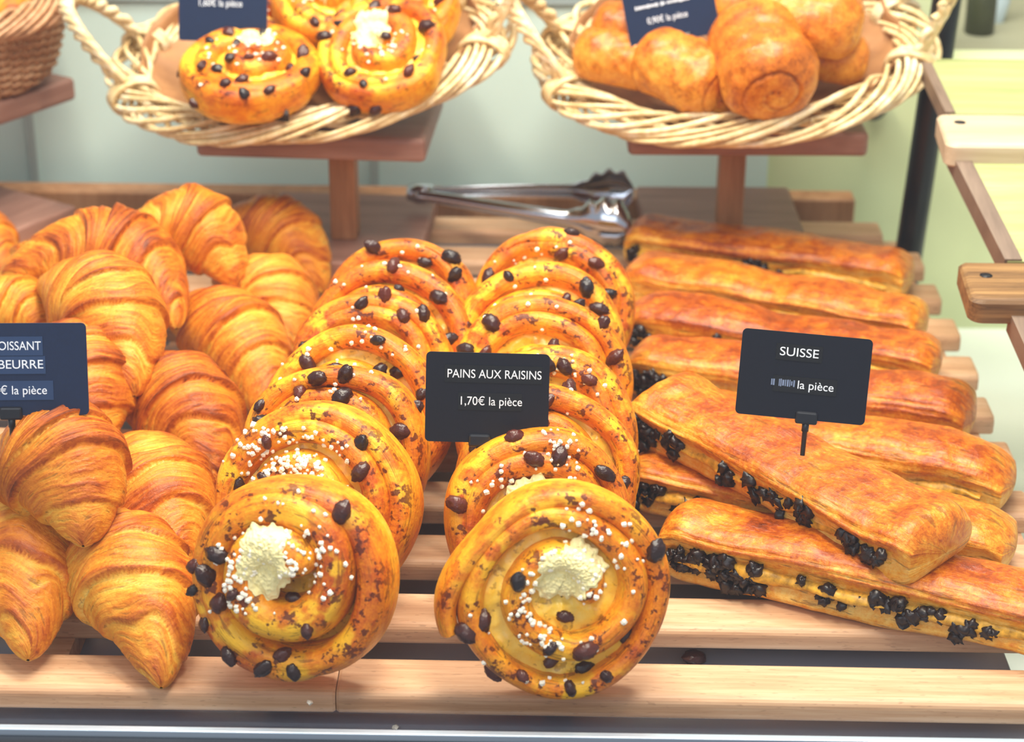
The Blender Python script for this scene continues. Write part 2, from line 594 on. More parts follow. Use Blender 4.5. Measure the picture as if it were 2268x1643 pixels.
# ------------------------------------------------------------------ croissants
def croissant_mesh(seed, L, R, bend, nst=2.9, tipcut=1.0, flat=0.72, nt=300, nu=88):
    rs = random.Random(seed)
    t = np.linspace(-1, 1, nt)
    t = np.sign(t) * (1 - (1 - np.abs(t)) ** 1.25)
    u = np.arange(nu) / nu * 2 * PI
    T, U = np.meshgrid(t, u, indexing='ij')
    at_ = np.abs(T)
    x = L / 2 * T
    y = -bend * T ** 2 + bend * 0.35
    zc = 0.004 * (1 - T ** 2)
    # spine normal in plan
    dx, dy = L / 2 * np.ones_like(T), -2 * bend * T
    ln = np.sqrt(dx ** 2 + dy ** 2)
    nx, ny = -dy / ln, dx / ln
    env = (1 - at_ ** 1.9) ** 0.60
    env = env * (0.86 + 0.14 * np.cos(PI * T))
    tip = np.where(T > 0, 1.0, rs.uniform(0.8, 1.0))
    ph = np.where(T > 0, rs.uniform(0, 6), rs.uniform(0, 6))
    sl = np.where(T > 0, rs.uniform(0.25, 0.5), rs.uniform(0.25, 0.5))
    wob = 0.22 * vnoise(np.cos(U) * 1.3 + 3, np.sin(U) * 1.3, T * 3, seed)
    s = (at_ ** 0.9) * nst + sl * np.sin(U + ph) + wob + rs.uniform(0, 0.6)
    k = np.floor(s)
    f = s - k
    A = 0.15 * sstep(0.0, 0.25, at_ + 0.08)
    prof = f ** 0.75
    prof = np.where(f > 0.93, prof * np.sqrt(np.clip(1 - ((f - 0.93) / 0.07) ** 2, 0, 1)) , prof)
    m_ = 1 + A * (prof - 0.45)
    # fine leaf ridges following the wraps
    w = vnoise(np.cos(U) * 1.6, np.sin(U) * 1.6, T * 4, seed + 5)
    ridge = vnoise(s * 11 + w * 2.4, U * 0.9, 0, seed + 9) * 0.5 + vnoise(s * 27 + w * 5, U * 1.7, 0, seed + 11) * 0.5
    lump = fbm(np.cos(U) * 1.4 + T * 2, np.sin(U) * 1.4, T * 3, seed + 3, 2)
    r = R * env * (m_ + 0.028 * ridge + 0.06 * lump)
    r = np.maximum(r, R * 0.02)
    cz, cy = np.sin(U) * r, np.cos(U) * r
    cz = np.where(cz < 0, cz * flat, cz)
    droop = -0.010 * (R / 0.03) * at_ ** 2.5
    X = x + nx * cy
    Y = y + ny * cy
    Z = zc + cz + droop
    top = np.clip(np.sin(U) * 0.5 + 0.5, 0, 1)
    big = fbm(np.cos(U) * 1.1 + 5, np.sin(U) * 1.1, T * 2.3, seed + 21, 2)
    bake = 0.41 + 0.16 * sstep(0.15, 0.85, f) * (0.35 + 0.65 * top) + 0.14 * (top - 0.5) + 0.26 * big
    bake = bake + 0.22 * ridge * (0.5 + 0.5 * top) - 0.16 * np.exp(-(f / 0.09) ** 2)
    bake = bake + 0.22 * np.exp(-((f - 0.94) / 0.035) ** 2) * (0.3 + 0.7 * top) * np.clip(.5 + vnoise(U * 1.5, T * 4, 0, seed + 31), 0, 1)
    bake = np.clip(bake - 0.18 * sstep(-0.2, -0.8, np.sin(U)), 0.02, 1)
    V = np.stack([X, Y, Z], -1).reshape(-1, 3)
    F = grid_faces(nt, nu)
    col = np.stack([bake, np.zeros_like(bake), np.zeros_like(bake), np.ones_like(bake)], -1).reshape(-1, 4)
    fl_ = np.stack([s, np.cos(U), np.sin(U), np.ones_like(U)], -1).reshape(-1, 4)
    return mk_mesh('croissant', V, F, {'bake': col, 'flow': fl_})


def place_span(A, zA, B, zB, zh=Vector((0, 0, 1))):
    a, b = at(A[0], A[1], zA), at(B[0], B[1], zB)
    M = frame((a + b) / 2, b - a, zh)
    return M, (b - a).length


CRO = [
    # A (far tip), zA, B (near tip), zB, R, bend, label
    ((285, 480), .085, (545, 590), .060, .033, .016, 'croissant at the very top of the pile, its tip pointing right under the basket stand'),
    ((480, 470), .045, (735, 610), .014, .030, .016, 'croissant low behind the pile, tip almost touching the farthest swirl bun'),
    ((50, 545), .085, (420, 660), .062, .036, .034, 'long curved croissant lying across the upper left of the pile'),
    ((180, 575), .030, (-20, 660), .020, .026, .010, 'small dull croissant end poking out at the left under the long curved one'),
    ((-70, 480), .030, (12, 600), .020, .020, .006, 'sliver of a croissant at the far left edge, beside the dark stand base'),
    ((120, 590), .088, (325, 830), .062, .034, .014, 'big croissant right above the croissant price sign'),
    ((500, 590), .040, (675, 770), .014, .031, .014, 'smooth pale golden croissant nearest the third swirl bun from the back'),
    ((395, 660), .036, (620, 890), .014, .033, .016, 'croissant with torn flaky patch in the middle of the pile, right column'),
    ((280, 810), .038, (505, 1045), .014, .034, .016, 'broad striped croissant just right of the croissant price sign'),
    ((120, 720), .065, (215, 985), .035, .034, .010, 'croissant half hidden behind the right edge of the croissant price sign'),
    ((-60, 690), .055, (120, 720), .055, .024, .008, 'croissant crest peeping over the top of the croissant price sign'),
    ((10, 960), .090, (220, 1150), .072, .035, .016, 'reddish croissant with blunt pale tip below the croissant price sign'),
    ((285, 960), .036, (388, 1300), .014, .033, .012, 'dark striped croissant pointing at the viewer beside the front left swirl bun'),
    ((-55, 1010), .045, (95, 1400), .024, .039, .014, 'large smooth croissant cut by the left edge at the front'),
    ((135, 1150), .036, (398, 1462), .016, .033, .018, 'front pale croissant with its tip resting on the first slat'),
]
for i, (A, zA, B, zB, R, bd, lab) in enumerate(CRO):
    M, L = place_span(A, zA, B, zB)
    o = link('croissant', croissant_mesh(100 + i * 7, L * 1.04, R, bd * (1 if i != 2 else 1)), M_CROI)
    o.matrix_world = M
    tag(o, lab, 'croissant', 'butter croissants heaped at the left')


# ------------------------------------------------------------------ raisins, sugar
def lump_mesh(name, seed, a, b, c, wr=0.16, nt=16, nu=20):
    t = np.linspace(0, PI, nt)
    u = np.arange(nu) / nu * 2 * PI
    T, U = np.meshgrid(t, u, indexing='ij')
    d = np.stack([np.cos(T), np.sin(T) * np.cos(U), np.sin(T) * np.sin(U)], -1)
    n = 1 + wr * vnoise(d[..., 0] * 2, d[..., 1] * 2.6, d[..., 2] * 2.6, seed) + wr * 0.7 * vnoise(d[..., 0] * 4, d[..., 1] * 5, d[..., 2] * 5, seed + 3)
    V = (d * n[..., None] * np.array([a, b, c])).reshape(-1, 3)
    return mk_mesh(name, V, grid_faces(nt, nu))


RAIS = [lump_mesh('raisin', s, .0058, .0042, .0038, 0.17) for s in (1, 2, 3)]
for me in RAIS: me.materials.append(M_RAISIN)
CHIP = [lump_mesh('chocolate_chip', s, .0044, .0036, .0034, 0.45, 10, 12) for s in (11, 12, 13)]
for me in CHIP: me.materials.append(M_CHIP)


def sugar_mesh(pts, seed, size=0.0013):
    rs = random.Random(seed)
    V, F = [], []
    base = [(1, 0, 0), (-1, 0, 0), (0, 1, 0), (0, -1, 0), (0, 0, 1), (0, 0, -1), (.62, .62, .5), (-.62, .62, .5), (.62, -.62, .5), (-.62, -.62, .5)]
    tri = [(4, 6, 7), (4, 7, 9), (4, 9, 8), (4, 8, 6), (0, 6, 8), (1, 9, 7), (2, 7, 6), (3, 8, 9), (0, 2, 6), (2, 1, 7), (1, 3, 9), (3, 0, 8), (5, 2, 0), (5, 1, 2), (5, 3, 1), (5, 0, 3)]
    for p in pts:
        s = size * rs.uniform(0.6, 1.35)
        a = rs.uniform(0, 6.28)
        ca, sa = math.cos(a), math.sin(a)
        k = len(V)
        for b in base:
            q = [c * s * rs.uniform(0.8, 1.15) for c in b]
            V.append((p[0] + q[0] * ca - q[1] * sa, p[1] + q[0] * sa + q[1] * ca, p[2] + q[2]))
        F += [tuple(k + j for j in f) for f in tri]
    me = mk_mesh('pearl_sugar', V, F, smooth=False)
    me.materials.append(M_SUGAR)
    return me


# ------------------------------------------------------------------ raisin swirl buns
def spir(w):
    """turns travelled inward: the first turn stays on the outer ring"""
    w = np.asarray(w, float)
    return np.where(w < .75, 0.0, np.where(w < 1.15, (w - .75) ** 2 / .8, w - .95))


def coil_arrays(seed, R, turns, pitch, a0, hb, dome, cen=0.0, th0=0.0, inner=1.0, tailout=0.0, shift=(0, 0)):
    turns = turns + 0.9
    n = int(100 * turns)
    nv = 30
    th = np.linspace(0, 2 * PI * turns, n)
    v = np.arange(nv) / nv * 2 * PI
    TH, Vv = np.meshgrid(th, v, indexing='ij')
    q = TH / (2 * PI * turns)
    grow = 1 + (inner - 1) * sstep(0.4, 0.7, q)          # inner coil may be thicker than the outer strip
    a = a0 * grow * (1 + 0.16 * vnoise(TH * 1.1, 0.5, 0, seed))
    b = hb * (1 + 0.10 * vnoise(TH * 0.9, 4.5, 0, seed + 2))
    tail = sstep(0, 0.7, TH)
    a = a * ((0.3 if tailout == 0 else 0.75) + (0.7 if tailout == 0 else 0.25) * tail)
    endc = np.sqrt(np.clip(1 - ((TH - (2 * PI * turns - 0.5)) / 0.5).clip(0, 1) ** 2, 0.0004, 1))
    a, b = a * endc, b * (0.4 + 0.6 * endc)
    rc = R - a0 - pitch * spir(TH / (2 * PI)) + 0.0016 * vnoise(TH * 0.8, 9.0, 0, seed + 4)
    rc = np.maximum(rc, 0.004) + tailout * sstep(1.1, 0.0, TH)
    sg = lambda w, e: np.sign(w) * np.abs(w) ** e
    cr, sr = sg(np.cos(Vv), 0.85), sg(np.sin(Vv), 0.72)
    lump = 1 + 0.05 * fbm(TH * 1.5, np.cos(Vv) * 1.5, np.sin(Vv) * 1.5, seed + 8, 2)
    rad = rc + a * cr * lump
    zc = dome * (1 - (rc / R) ** 2)
    Z = zc + b * sr * lump
    Z = np.where(sr < -0.2, np.maximum(Z, -hb), Z)
    ang = th0 - TH
    ecc = 1 + 0.035 * np.sin(2 * ang + seed)
    X, Y = rad * np.cos(ang) * ecc, rad * np.sin(ang) / ecc
    sh_ = sstep(1.0, 1.7, TH / (2 * PI))
    X, Y = X + shift[0] * sh_, Y + shift[1] * sh_
    top = np.clip(sr, 0, 1)
    big = fbm(X * 30, Y * 30, Z * 30, seed + 13, 2)
    bake = 0.34 + 0.26 * top + 0.24 * big + 0.10 * np.clip(cr, 0, 1) * sstep(0.8, 0.0, q)
    bake = np.clip(bake - 0.22 * sstep(-0.1, -0.9, sr), 0.05, 1)
    fl_ = np.stack([TH, np.cos(Vv), np.sin(Vv), np.ones_like(Vv)], -1).reshape(-1, 4)
    speck = np.clip(0.15 + 0.85 * top, 0, 1)
    patch = top * sstep(-0.3, 0.3, fbm(X * 45, Y * 45, Z * 45, seed + 17, 2))
    col = np.stack([bake, speck, patch, np.ones_like(bake)], -1).reshape(-1, 4)
    V = np.stack([X, Y, Z], -1).reshape(-1, 3)
    return V, grid_faces(n, nv), col, fl_


def custard_arrays(seed, R, hb, dome, lvl):
    nr, na = 36, 96
    r = np.concatenate([np.linspace(0.0005, R * 0.88, nr), [R * 0.885, R * 0.86, 0.0005]])
    a = np.arange(na) / na * 2 * PI
    RR, AA = np.meshgrid(r, a, indexing='ij')
    X, Y = RR * np.cos(AA), RR * np.sin(AA)
    nz = fbm(X * 110, Y * 110, 0, seed, 3)
    Z = hb * lvl + dome * (1 - (RR / R) ** 2) + 0.0042 * nz
    Z[nr:nr + 1] = 0.0
    Z[nr + 1:] = -hb * 0.9
    V = np.stack([X, Y, Z], -1).reshape(-1, 3)
    bake = np.clip(0.42 + 0.4 * nz, 0, 1)
    col = np.stack([bake, 0.6 * np.ones_like(bake), np.zeros_like(bake), np.ones_like(bake)], -1).reshape(-1, 4)
    return V, grid_faces(nr + 3, na), col


def swirl_bun(name, M, seed, label, group, R=.055, turns=2.15, pitch=.0205, a0=.0078, hb=.0150, dome=.010, th0=0.0, inner=1.0, lvl=.35,
              n_rais=12, arc=(0.3, 2.85), rim=3, sug_c=((0.0, 0.0),), n_sug=60, sug_r=.014, crust=None, spots=None, cat='pastry', tailout=0.0, shift=(0, 0)):
    rs = random.Random(seed)
    root = empty(name, label, cat, M, group)
    V, Fc, col, fl_ = coil_arrays(seed, R, turns, pitch, a0, hb, dome, 0, th0, inner, tailout, shift)
    link('dough_coil', mk_mesh('dough_coil', V, Fc, {'bake': col, 'flow': fl_}), M_ROLL, root)
    V2, F2, col2 = custard_arrays(seed + 50, R, hb, dome, lvl)
    link('custard', mk_mesh('custard', V2, F2, {'bake': col2}), M_CUST, root)
    allV = np.concatenate([V, V2]).tolist()
    allF = Fc.tolist() + (F2 + len(V)).tolist()
    bvh = BVHTree.FromPolygons(allV, allF)

    def drop(x, y):
        h = bvh.ray_cast(Vector((x, y, 0.2)), Vector((0, 0, -1)))
        return (h[0], h[1]) if h[0] is not None else (None, None)
    # raisins: mostly in the grooves of the coil, some stuck on the rim
    made = []
    pts = []
    for sx, sy in (spots or ()):
        pts.append((sx * R, sy * R, 0))
    for k in range(n_rais * 6):
        a = rs.uniform(*arc)
        tt = ((th0 - a) % (2 * PI)) / (2 * PI)
        turn = rs.choice((0, 0, 1)) if turns > 1.6 else 0
        r = R - a0 - pitch * float(spir(tt + turn + .5)) - rs.uniform(.002, pitch * .6)
        if rs.random() < 0.35: r = R - a0 * rs.uniform(0.3, 1.6)
        if r < 0.006: continue
        pts.append((r * math.cos(a), r * math.sin(a), 0))
    for k in range(rim):
        a = rs.uniform(*arc)
        pts.append(((R - .0018) * math.cos(a), (R - .0018) * math.sin(a), rs.uniform(-.002, .006)))
    quota = n_rais + len(spots or ()) + rim
    order = pts[:len(spots or ())] + pts[len(pts) - rim:] + pts[len(spots or ()):len(pts) - rim]
    for (x, y, z) in order:
        if len(made) >= quota: break
        if any((x - p[0]) ** 2 + (y - p[1]) ** 2 < .0095 ** 2 for p in made): continue
        if z == 0:
            h, nn = drop(x, y)
            if h is None: continue
            z = h.z + .0002
        made.append((x, y))
        o = link('raisin', rs.choice(RAIS), None, root, (x, y, z))
        o.rotation_euler = (rs.uniform(-.5, .5), rs.uniform(-.5, .5), rs.uniform(0, 6.3))
        s = rs.uniform(.65, 1.12)
        o.scale = (s, s * rs.uniform(.85, 1.1), s)
    # sugar
    sp = []
    for k in range(n_sug * 3):
        if len(sp) >= n_sug: break
        cx, cy = rs.choice(sug_c)
        x, y = cx * R + rs.gauss(0, sug_r), cy * R + rs.gauss(0, sug_r)
        h, nn = drop(x, y)
        if h is None or nn.z < 0.25: continue
        sp.append((x, y, h.z + .0006))
    if sp:
        tag(link('pearl_sugar', sugar_mesh(sp, seed), None, root), kind='stuff')
    if crust:
        # melted sugar patch lying over the middle of the coil
        cx, cy, cr = crust
        nr, na = 46, 150
        Vs = []
        for i in range(nr + 1):
            for j in range(na):
                a = j / na * 2 * PI
                rr = cr * R * (i / nr) * (1 + .16 * math.sin(2 * a + seed) + .10 * math.sin(5 * a + seed * 2) + .06 * math.sin(11 * a + seed) + .04 * math.sin(23 * a))
                x, y = cx * R + rr * math.cos(a), cy * R + rr * math.sin(a)
                h, nn = drop(x, y)
                z = (h.z if h is not None else 0) + .0016 * (1 - (i / nr) ** 3) - (.001 if i == nr else 0)
                Vs.append((x, y, z))
        Vs = np.array(Vs)
        Vs[:, 2] = np.maximum(Vs[:, 2], np.percentile(Vs[:, 2], 65) - .0045 - .004 * np.repeat(np.linspace(0, 1, nr + 1) ** 4, na))
        Vs[:, 2] += .0010 * np.abs(vnoise(Vs[:, 0] * 620, Vs[:, 1] * 620, 0, seed)) + .0005 * vnoise(Vs[:, 0] * 1500, Vs[:, 1] * 1500, 0, seed)
        link('sugar_crust', mk_mesh('sugar_crust', Vs, grid_faces(nr + 1, na)), M_CREAM, root)
    return root


def disc_frame(center, normal, spin=0.0):
    n = Vector(normal).normalized()
    x = Vector((1, 0, 0))
    x = (x - n * x.dot(n)).normalized()
    y = n.cross(x)
    M = Matrix((x, y, n)).transposed().to_4x4()
    M.translation = center
    return M @ Matrix.Rotation(spin, 4, 'Z')


BUNG = 'raisin swirl buns standing in two rows'
ordn = ['front', 'second', 'third', 'fourth', 'fifth', 'sixth', 'last and farthest']
# (top px, top py, tilt of the face above horizontal, yaw)
ROW_L = [((668, 1050), 18, -13), ((715, 893), 24, -12), ((756, 796), 28, -8), ((802, 726), 29, -6), ((836, 646), 30, -4), ((866, 584), 30, -4), ((900, 524), 30, -4)]
ROW_R = [((1234, 1074), 18, 7), ((1192, 946), 25, 4), ((1215, 850), 28, 0), ((1212, 764), 29, 0), ((1206, 652), 30, -3), ((1208, 580), 30, -4), ((1230, 507), 30, -4)]
LAB_L = ['front left swirl bun with raised spiral and white sugar, standing on the first slat',
         'swirl bun sprinkled with a patch of sugar, right behind the front left one',
         'dark browned swirl bun with two big raisins just left of the raisin sign',
         'swirl bun with small sugar heap, fourth from the front in the left row',
         'swirl bun with open pale centre, fifth from the front in the left row',
         'swirl bun with smooth yellow ring, second from the back in the left row',
         'farthest swirl bun of the left row, just in front of the basket stand post']
LAB_R = ['front right swirl bun with wide custard ring and pale sugared centre',
         'swirl bun with melted sugar centre just under the raisin bun sign',
         'swirl bun mostly hidden by the raisin bun sign, third of the right row',
         'swirl bun whose top arc shows above the raisin bun sign',
         'swirl bun with a pale spiral, third from the back in the right row',
         'bright yellow swirl bun, second from the back in the right row',
         'farthest swirl bun of the right row, just below the steel tongs']
for side, row, labs in ((0, ROW_L, LAB_L), (1, ROW_R, LAB_R)):
    for i, ((tx, ty), tilt, yaw) in enumerate(row):
        R = (.0525, .0550, .0540, .0535, .0525, .0530, .0525)[i] if side == 0 else (.0530, .0500, .0515, .0520, .0540, .0545, .0545)[i]
        tl = math.radians(tilt)
        n = Matrix.Rotation(math.radians(yaw), 3, 'Z') @ Vector((0, -math.cos(tl), math.sin(tl)))
        upv = Matrix.Rotation(math.radians(yaw), 3, 'Z') @ Vector((0, math.sin(tl), math.cos(tl)))
        hb = .0180
        zt = 2 * R * math.cos(tl) + hb * math.sin(tl) + .004
        top = at(tx, ty, zt)
        cen = top - upv * R - n * (hb * 0.5)
        cen.z = R * math.cos(tl) + hb * math.sin(tl) + 0.0005
        kw = dict(seed=300 + side * 40 + i * 3, th0=1.2 + 2.1 * i + side, n_rais=7, rim=0 if i == 6 else 1, arc=(0.15, 3.0))
        if side == 0 and i == 0:
            kw.update(turns=1.95, pitch=.0180, a0=.0082, inner=1.32, shift=(-.002, .0055), dome=.022, th0=-0.9, lvl=-.45, n_rais=4, arc=(2.9, 5.9), rim=0,
                      crust=(-0.12, 0.27, .30), sug_c=((-.1, .2), (.3, .4), (-.3, .1)), n_sug=150, sug_r=.011,
                      spots=((-.62, .28), (-.42, -.05), (.55, .72), (.63, .74), (-.55, -.70), (-.2, -.78), (.1, -.80), (-.92, -.10), (-.93, .12), (-.80, -.42)))
        elif side == 1 and i == 0:
            kw.update(turns=1.75, pitch=.0225, a0=.0066, inner=1.2, shift=(.001, .003), dome=.010, th0=3.5, lvl=.35, tailout=.010, n_rais=4, arc=(3.4, 6.0), rim=1,
                      crust=(.05, .26, .29), sug_c=((-.1, .1), (.25, .5), (0, -.1), (-.3, -.35)), n_sug=150, sug_r=.012,
                      spots=((.03, -.18), (-.72, -.22), (-.42, .18), (-.36, -.72), (.24, -.70), (.42, -.74), (.62, -.40), (.86, .42), (.55, -.25)))
        elif side == 0 and i == 1:
            kw.update(sug_c=((-.1, .45), (.0, .35), (-.5, .5), (.2, .4)), n_sug=190, sug_r=.009, turns=2.0, inner=1.2, n_rais=6)
        elif side == 1 and i == 1:
            kw.update(crust=(-.05, .18, .30), sug_c=((-.4, .3), (.15, .85)), n_sug=60, sug_r=.008, inner=1.1, spots=((.25, .35), (-.45, .92), (-.28, .90), (.35, .25)), n_rais=4)
        else:
            kw.update(sug_c=((-.1, .6), (.2, .7), (-.4, .5)), n_sug=(8, 30, 16, 36, 5, 14, 10)[i], sug_r=.011)
        swirl_bun('raisin_swirl_bun', disc_frame(cen, n), label=labs[i], group=BUNG, R=R, hb=hb, **kw)


# ------------------------------------------------------------------ long folded chocolate pastries
def suisse_arrays(seed, L, W, H, op=1.0, nt=220, nu=96):
    t = np.linspace(-1, 1, nt)
    t = np.sign(t) * (1 - (1 - np.abs(t)) ** 1.6)
    u = np.arange(nu) / nu * 2 * PI
    T, U = np.meshgrid(t, u, indexing='ij')
    sg = lambda w, e: np.sign(w) * np.abs(w) ** e
    at_ = np.abs(T)
    d = (1 - at_) * L / 2                                   # distance from the end
    rnd = np.sqrt(np.clip(1 - (1 - np.clip(d / (H * 0.55), 0, 1)) ** 2, 0.0001, 1))
    rndw = np.sqrt(np.clip(1 - (1 - np.clip(d / (W * 0.38), 0, 1)) ** 2, 0.0001, 1))
    cy, cz = sg(np.cos(U), 0.78), sg(np.sin(U), 0.74)
    w = W / 2 * (0.62 + 0.38 * rndw) * (1 + 0.07 * vnoise(T * 2.2, 1.0, 0, seed)) * np.where(d < 1e-6, 1, 1) * np.sqrt(np.clip(d / 0.004, 0, 1))
    h = H / 2 * rnd * (1 + 0.13 * vnoise(T * 2.0, 5.0, 0, seed + 1))
    side = np.exp(-((np.angle(np.exp(1j * (U - PI))) - 0.05) / 0.42) ** 2)       # open long side (-Y)
    lip = side * sstep(1.0, 0.86, at_) * (0.62 + 0.38 * vnoise(T * 3.0, 8.0, 0, seed + 2)) * op
    leaf = vnoise(U * 9 + 1.2 * vnoise(T * 3, U, 0, seed), T * 1.6, 0, seed + 3)
    leafm = np.exp(-((np.angle(np.exp(1j * (U - PI * 0.86)))) / 0.55) ** 2)
    lump = fbm(T * 5, np.cos(U) * 1.2, np.sin(U) * 1.2, seed + 5, 3)
    X = T * L / 2
    Y = w * cy * (1 + 0.05 * lump) + lip * W * 0.20 - leafm * 0.0011 * leaf
    Z = h * cz * (1 + 0.09 * lump) + leafm * 0.0006 * leaf + 0.0025 * vnoise(T * 3.1, 2.2, 0, seed + 7) * np.clip(cz, 0, 1)
    Z = Z + 0.0016 * fbm(X * 55, Y * 70, 0, seed + 9, 3) * np.clip(cz, 0, 1)
    Z = np.where(cz < -0.3, np.maximum(Z, -H * 0.46 * rnd), Z)
    top = np.clip(np.sin(U), 0, 1)
    big = fbm(X * 35, Y * 35, 0, seed + 6, 3)
    bake = 0.30 + 0.32 * top ** 0.6 + 0.20 * big - 0.24 * lip + leafm * 0.22 * leaf - 0.10 * sstep(0.8, 1.0, at_)
    bake = np.clip(bake, 0.03, 1)
    z0 = np.zeros_like(bake)
    col = np.stack([bake, z0, z0, np.ones_like(bake)], -1).reshape(-1, 4)
    fl_ = np.stack([T * L * 12, np.cos(U), np.sin(U), np.ones_like(U)], -1).reshape(-1, 4)
    return np.stack([X, Y, Z], -1).reshape(-1, 3), grid_faces(nt, nu), col, fl_


def suisse(M, L, seed, label, chips, W=.060, H=.036, op=1.0):
    """chips: (from, to, count) runs along the open side, -1..1"""
    rs = random.Random(seed)
    root = empty('folded_chocolate_pastry', label, 'pastry', M, 'long folded pastries with chocolate chips')
    V, F, col, fl_ = suisse_arrays(seed, L, W, H, op)
    link('crust', mk_mesh('crust', V, F, {'bake': col, 'flow': fl_}), M_SUIS, root)
    bvh = BVHTree.FromPolygons(V.tolist(), F.tolist())
    # custard seam
    t = np.linspace(-.86, .86, 90)
    n = len(t)
    k = 14
    a = np.arange(k) / k * 2 * PI
    TT, AA = np.meshgrid(t, a, indexing='ij')
    hh = (.0042 + .0018 * vnoise(TT * 6, 1, 0, seed)) * np.sqrt(np.clip(1 - (TT / .865) ** 6, 0.001, 1))
    yy = -W / 2 + W * .155 + .0022 * vnoise(TT * 8, AA, 0, seed + 2)
    VV = np.stack([TT * L / 2, yy + .0045 * np.cos(AA), -.0012 + hh * np.sin(AA) + .0008 * vnoise(TT * 30, AA * 2, 0, seed)], -1).reshape(-1, 3)
    link('custard_filling', mk_mesh('custard_filling', VV, grid_faces(n, k)), M_FILL, root)
    for (f0, f1, cnt) in chips:
        for _ in range(cnt):
            x = rs.uniform(f0, f1) * L / 2
            z = -.0015 + rs.gauss(0, .0036)
            h = bvh.ray_cast(Vector((x, -.1, z)), Vector((0, 1, 0)))
            if h[0] is None: continue
            y = h[0].y - .0008
            y = max(min(y, -W / 2 + W * .105), -W / 2 - .001)
            o = link('chocolate_chip', rs.choice(CHIP), None, root, (x, y, z))
            o.rotation_euler = (rs.uniform(0, 6), rs.uniform(0, 6), rs.uniform(0, 6))
            s = rs.uniform(.6, 1.15)
            o.scale = (s, s, s * rs.uniform(.8, 1.1))
    return root


SUI = [
    ((1390, 530), .0180, (2022, 617), .0180, [(-.92, -.86, 6), (-.25, .15, 14)], .057, .038, 'farthest folded chocolate pastry, beside the tongs at the back of the right heap'),
    ((1388, 612), .0180, (2052, 725), .0180, [(-.95, -.9, 2)], .057, .038, 'folded pastry second from the back, with hardly any chocolate showing'),
    ((1388, 708), .0180, (2085, 808), .0180, [(-.95, -.78, 14), (-.55, -.1, 14)], .057, .038, 'folded pastry third from the back, passing just above the Suisse sign'),
    ((1395, 800), .0180, (2160, 928), .0180, [(-.98, -.72, 22)], .057, .038, 'folded pastry directly behind the Suisse sign, with raisin coloured filling at its left end'),
    ((1450, 920), .0180, (2248, 1072), .0180, [(-.4, .3, 6)], .057, .038, 'folded pastry with broad pale fold at the right, just below the Suisse sign'),
    ((1395, 1040), .0180, (2250, 1215), .0180, [(-.95, -.50, 24), (-.2, .0, 4)], .057, .038, 'dark glazed pastry lying under the crossing one, second from the front'),
    ((1470, 1178), .0180, (2400, 1385), .0180, [(-.95, -.45, 44), (-.25, -.05, 8), (.0, .65, 26)], .058, .037, 'front folded pastry with heavy row of dark chips, running off the right edge'),
    ((1440, 885), .052, (2095, 1225), .046, [(-.92, -.55, 26), (-.3, -.15, 4), (-.12, .35, 16), (.5, .82, 12)], .058, .037, 'folded pastry lying diagonally across the others, with the Suisse sign stuck in it'),
]
for i, (A, zA, B, zB, chips, W, H, lab) in enumerate(SUI):
    M, L = place_span(A, zA, B, zB)
    if i == 7:
        M = M @ Matrix.Rotation(math.radians(8), 4, 'X')
    suisse(M, L, 500 + i * 9, lab, chips, W, H)

# ------------------------------------------------------------------ price signs
def rounded_plate(w, h, t, r, name):
    pts = []
    for cx, cz, a0 in ((w / 2 - r, h / 2 - r, 0), (-w / 2 + r, h / 2 - r, 90), (-w / 2 + r, -h / 2 + r, 180), (w / 2 - r, -h / 2 + r, 270)):
        for k in range(7):
            a = math.radians(a0 + 15 * k)
            pts.append((cx + r * math.cos(a), cz + r * math.sin(a)))
    n = len(pts)
    V = [(p[0], -t / 2, p[1]) for p in pts] + [(p[0], t / 2, p[1]) for p in pts]
    F = [list(range(n)), [n + j for j in range(n)][::-1]] + [[j, n + j, n + (j + 1) % n, (j + 1) % n] for j in range(n)]
    F = [f[::-1] for f in F]
    return mk_mesh(name, V, F, smooth=False)


def text(body, size, x, z, parent, mat, width=None, front=-.0012):
    cu = bpy.data.curves.new('lettering', 'FONT')
    cu.body = body
    cu.size = size
    cu.align_x = 'CENTER'
    cu.align_y = 'CENTER'
    cu.extrude = .00008
    cu.materials.append(mat)
    tmp = bpy.data.objects.new('lettering_curve', cu)
    C.objects.link(tmp)
    dg = bpy.context.evaluated_depsgraph_get()
    me = bpy.data.meshes.new_from_object(tmp.evaluated_get(dg))
    bpy.data.objects.remove(tmp)
    me.name = 'lettering'
    if not me.materials: me.materials.append(mat)
    o = bpy.data.objects.new('lettering', me)
    C.objects.link(o)
    o.parent = parent
    o.rotation_euler = (PI / 2, 0, 0)
    o.location = (x, front, z)
    if width:
        xx = [v.co.x for v in me.vertices]
        wd = max(xx) - min(xx)
        if wd > 1e-6:
            o.scale = (width / wd, 1, 1)
    return o


def strip(w, h, x, z, parent, mat):
    me = bm_mesh('label_strip', box_bm(x - w / 2, x + w / 2, -.00105, -.0006, z - h / 2, z + h / 2))
    return link('label_strip', me, mat, parent)


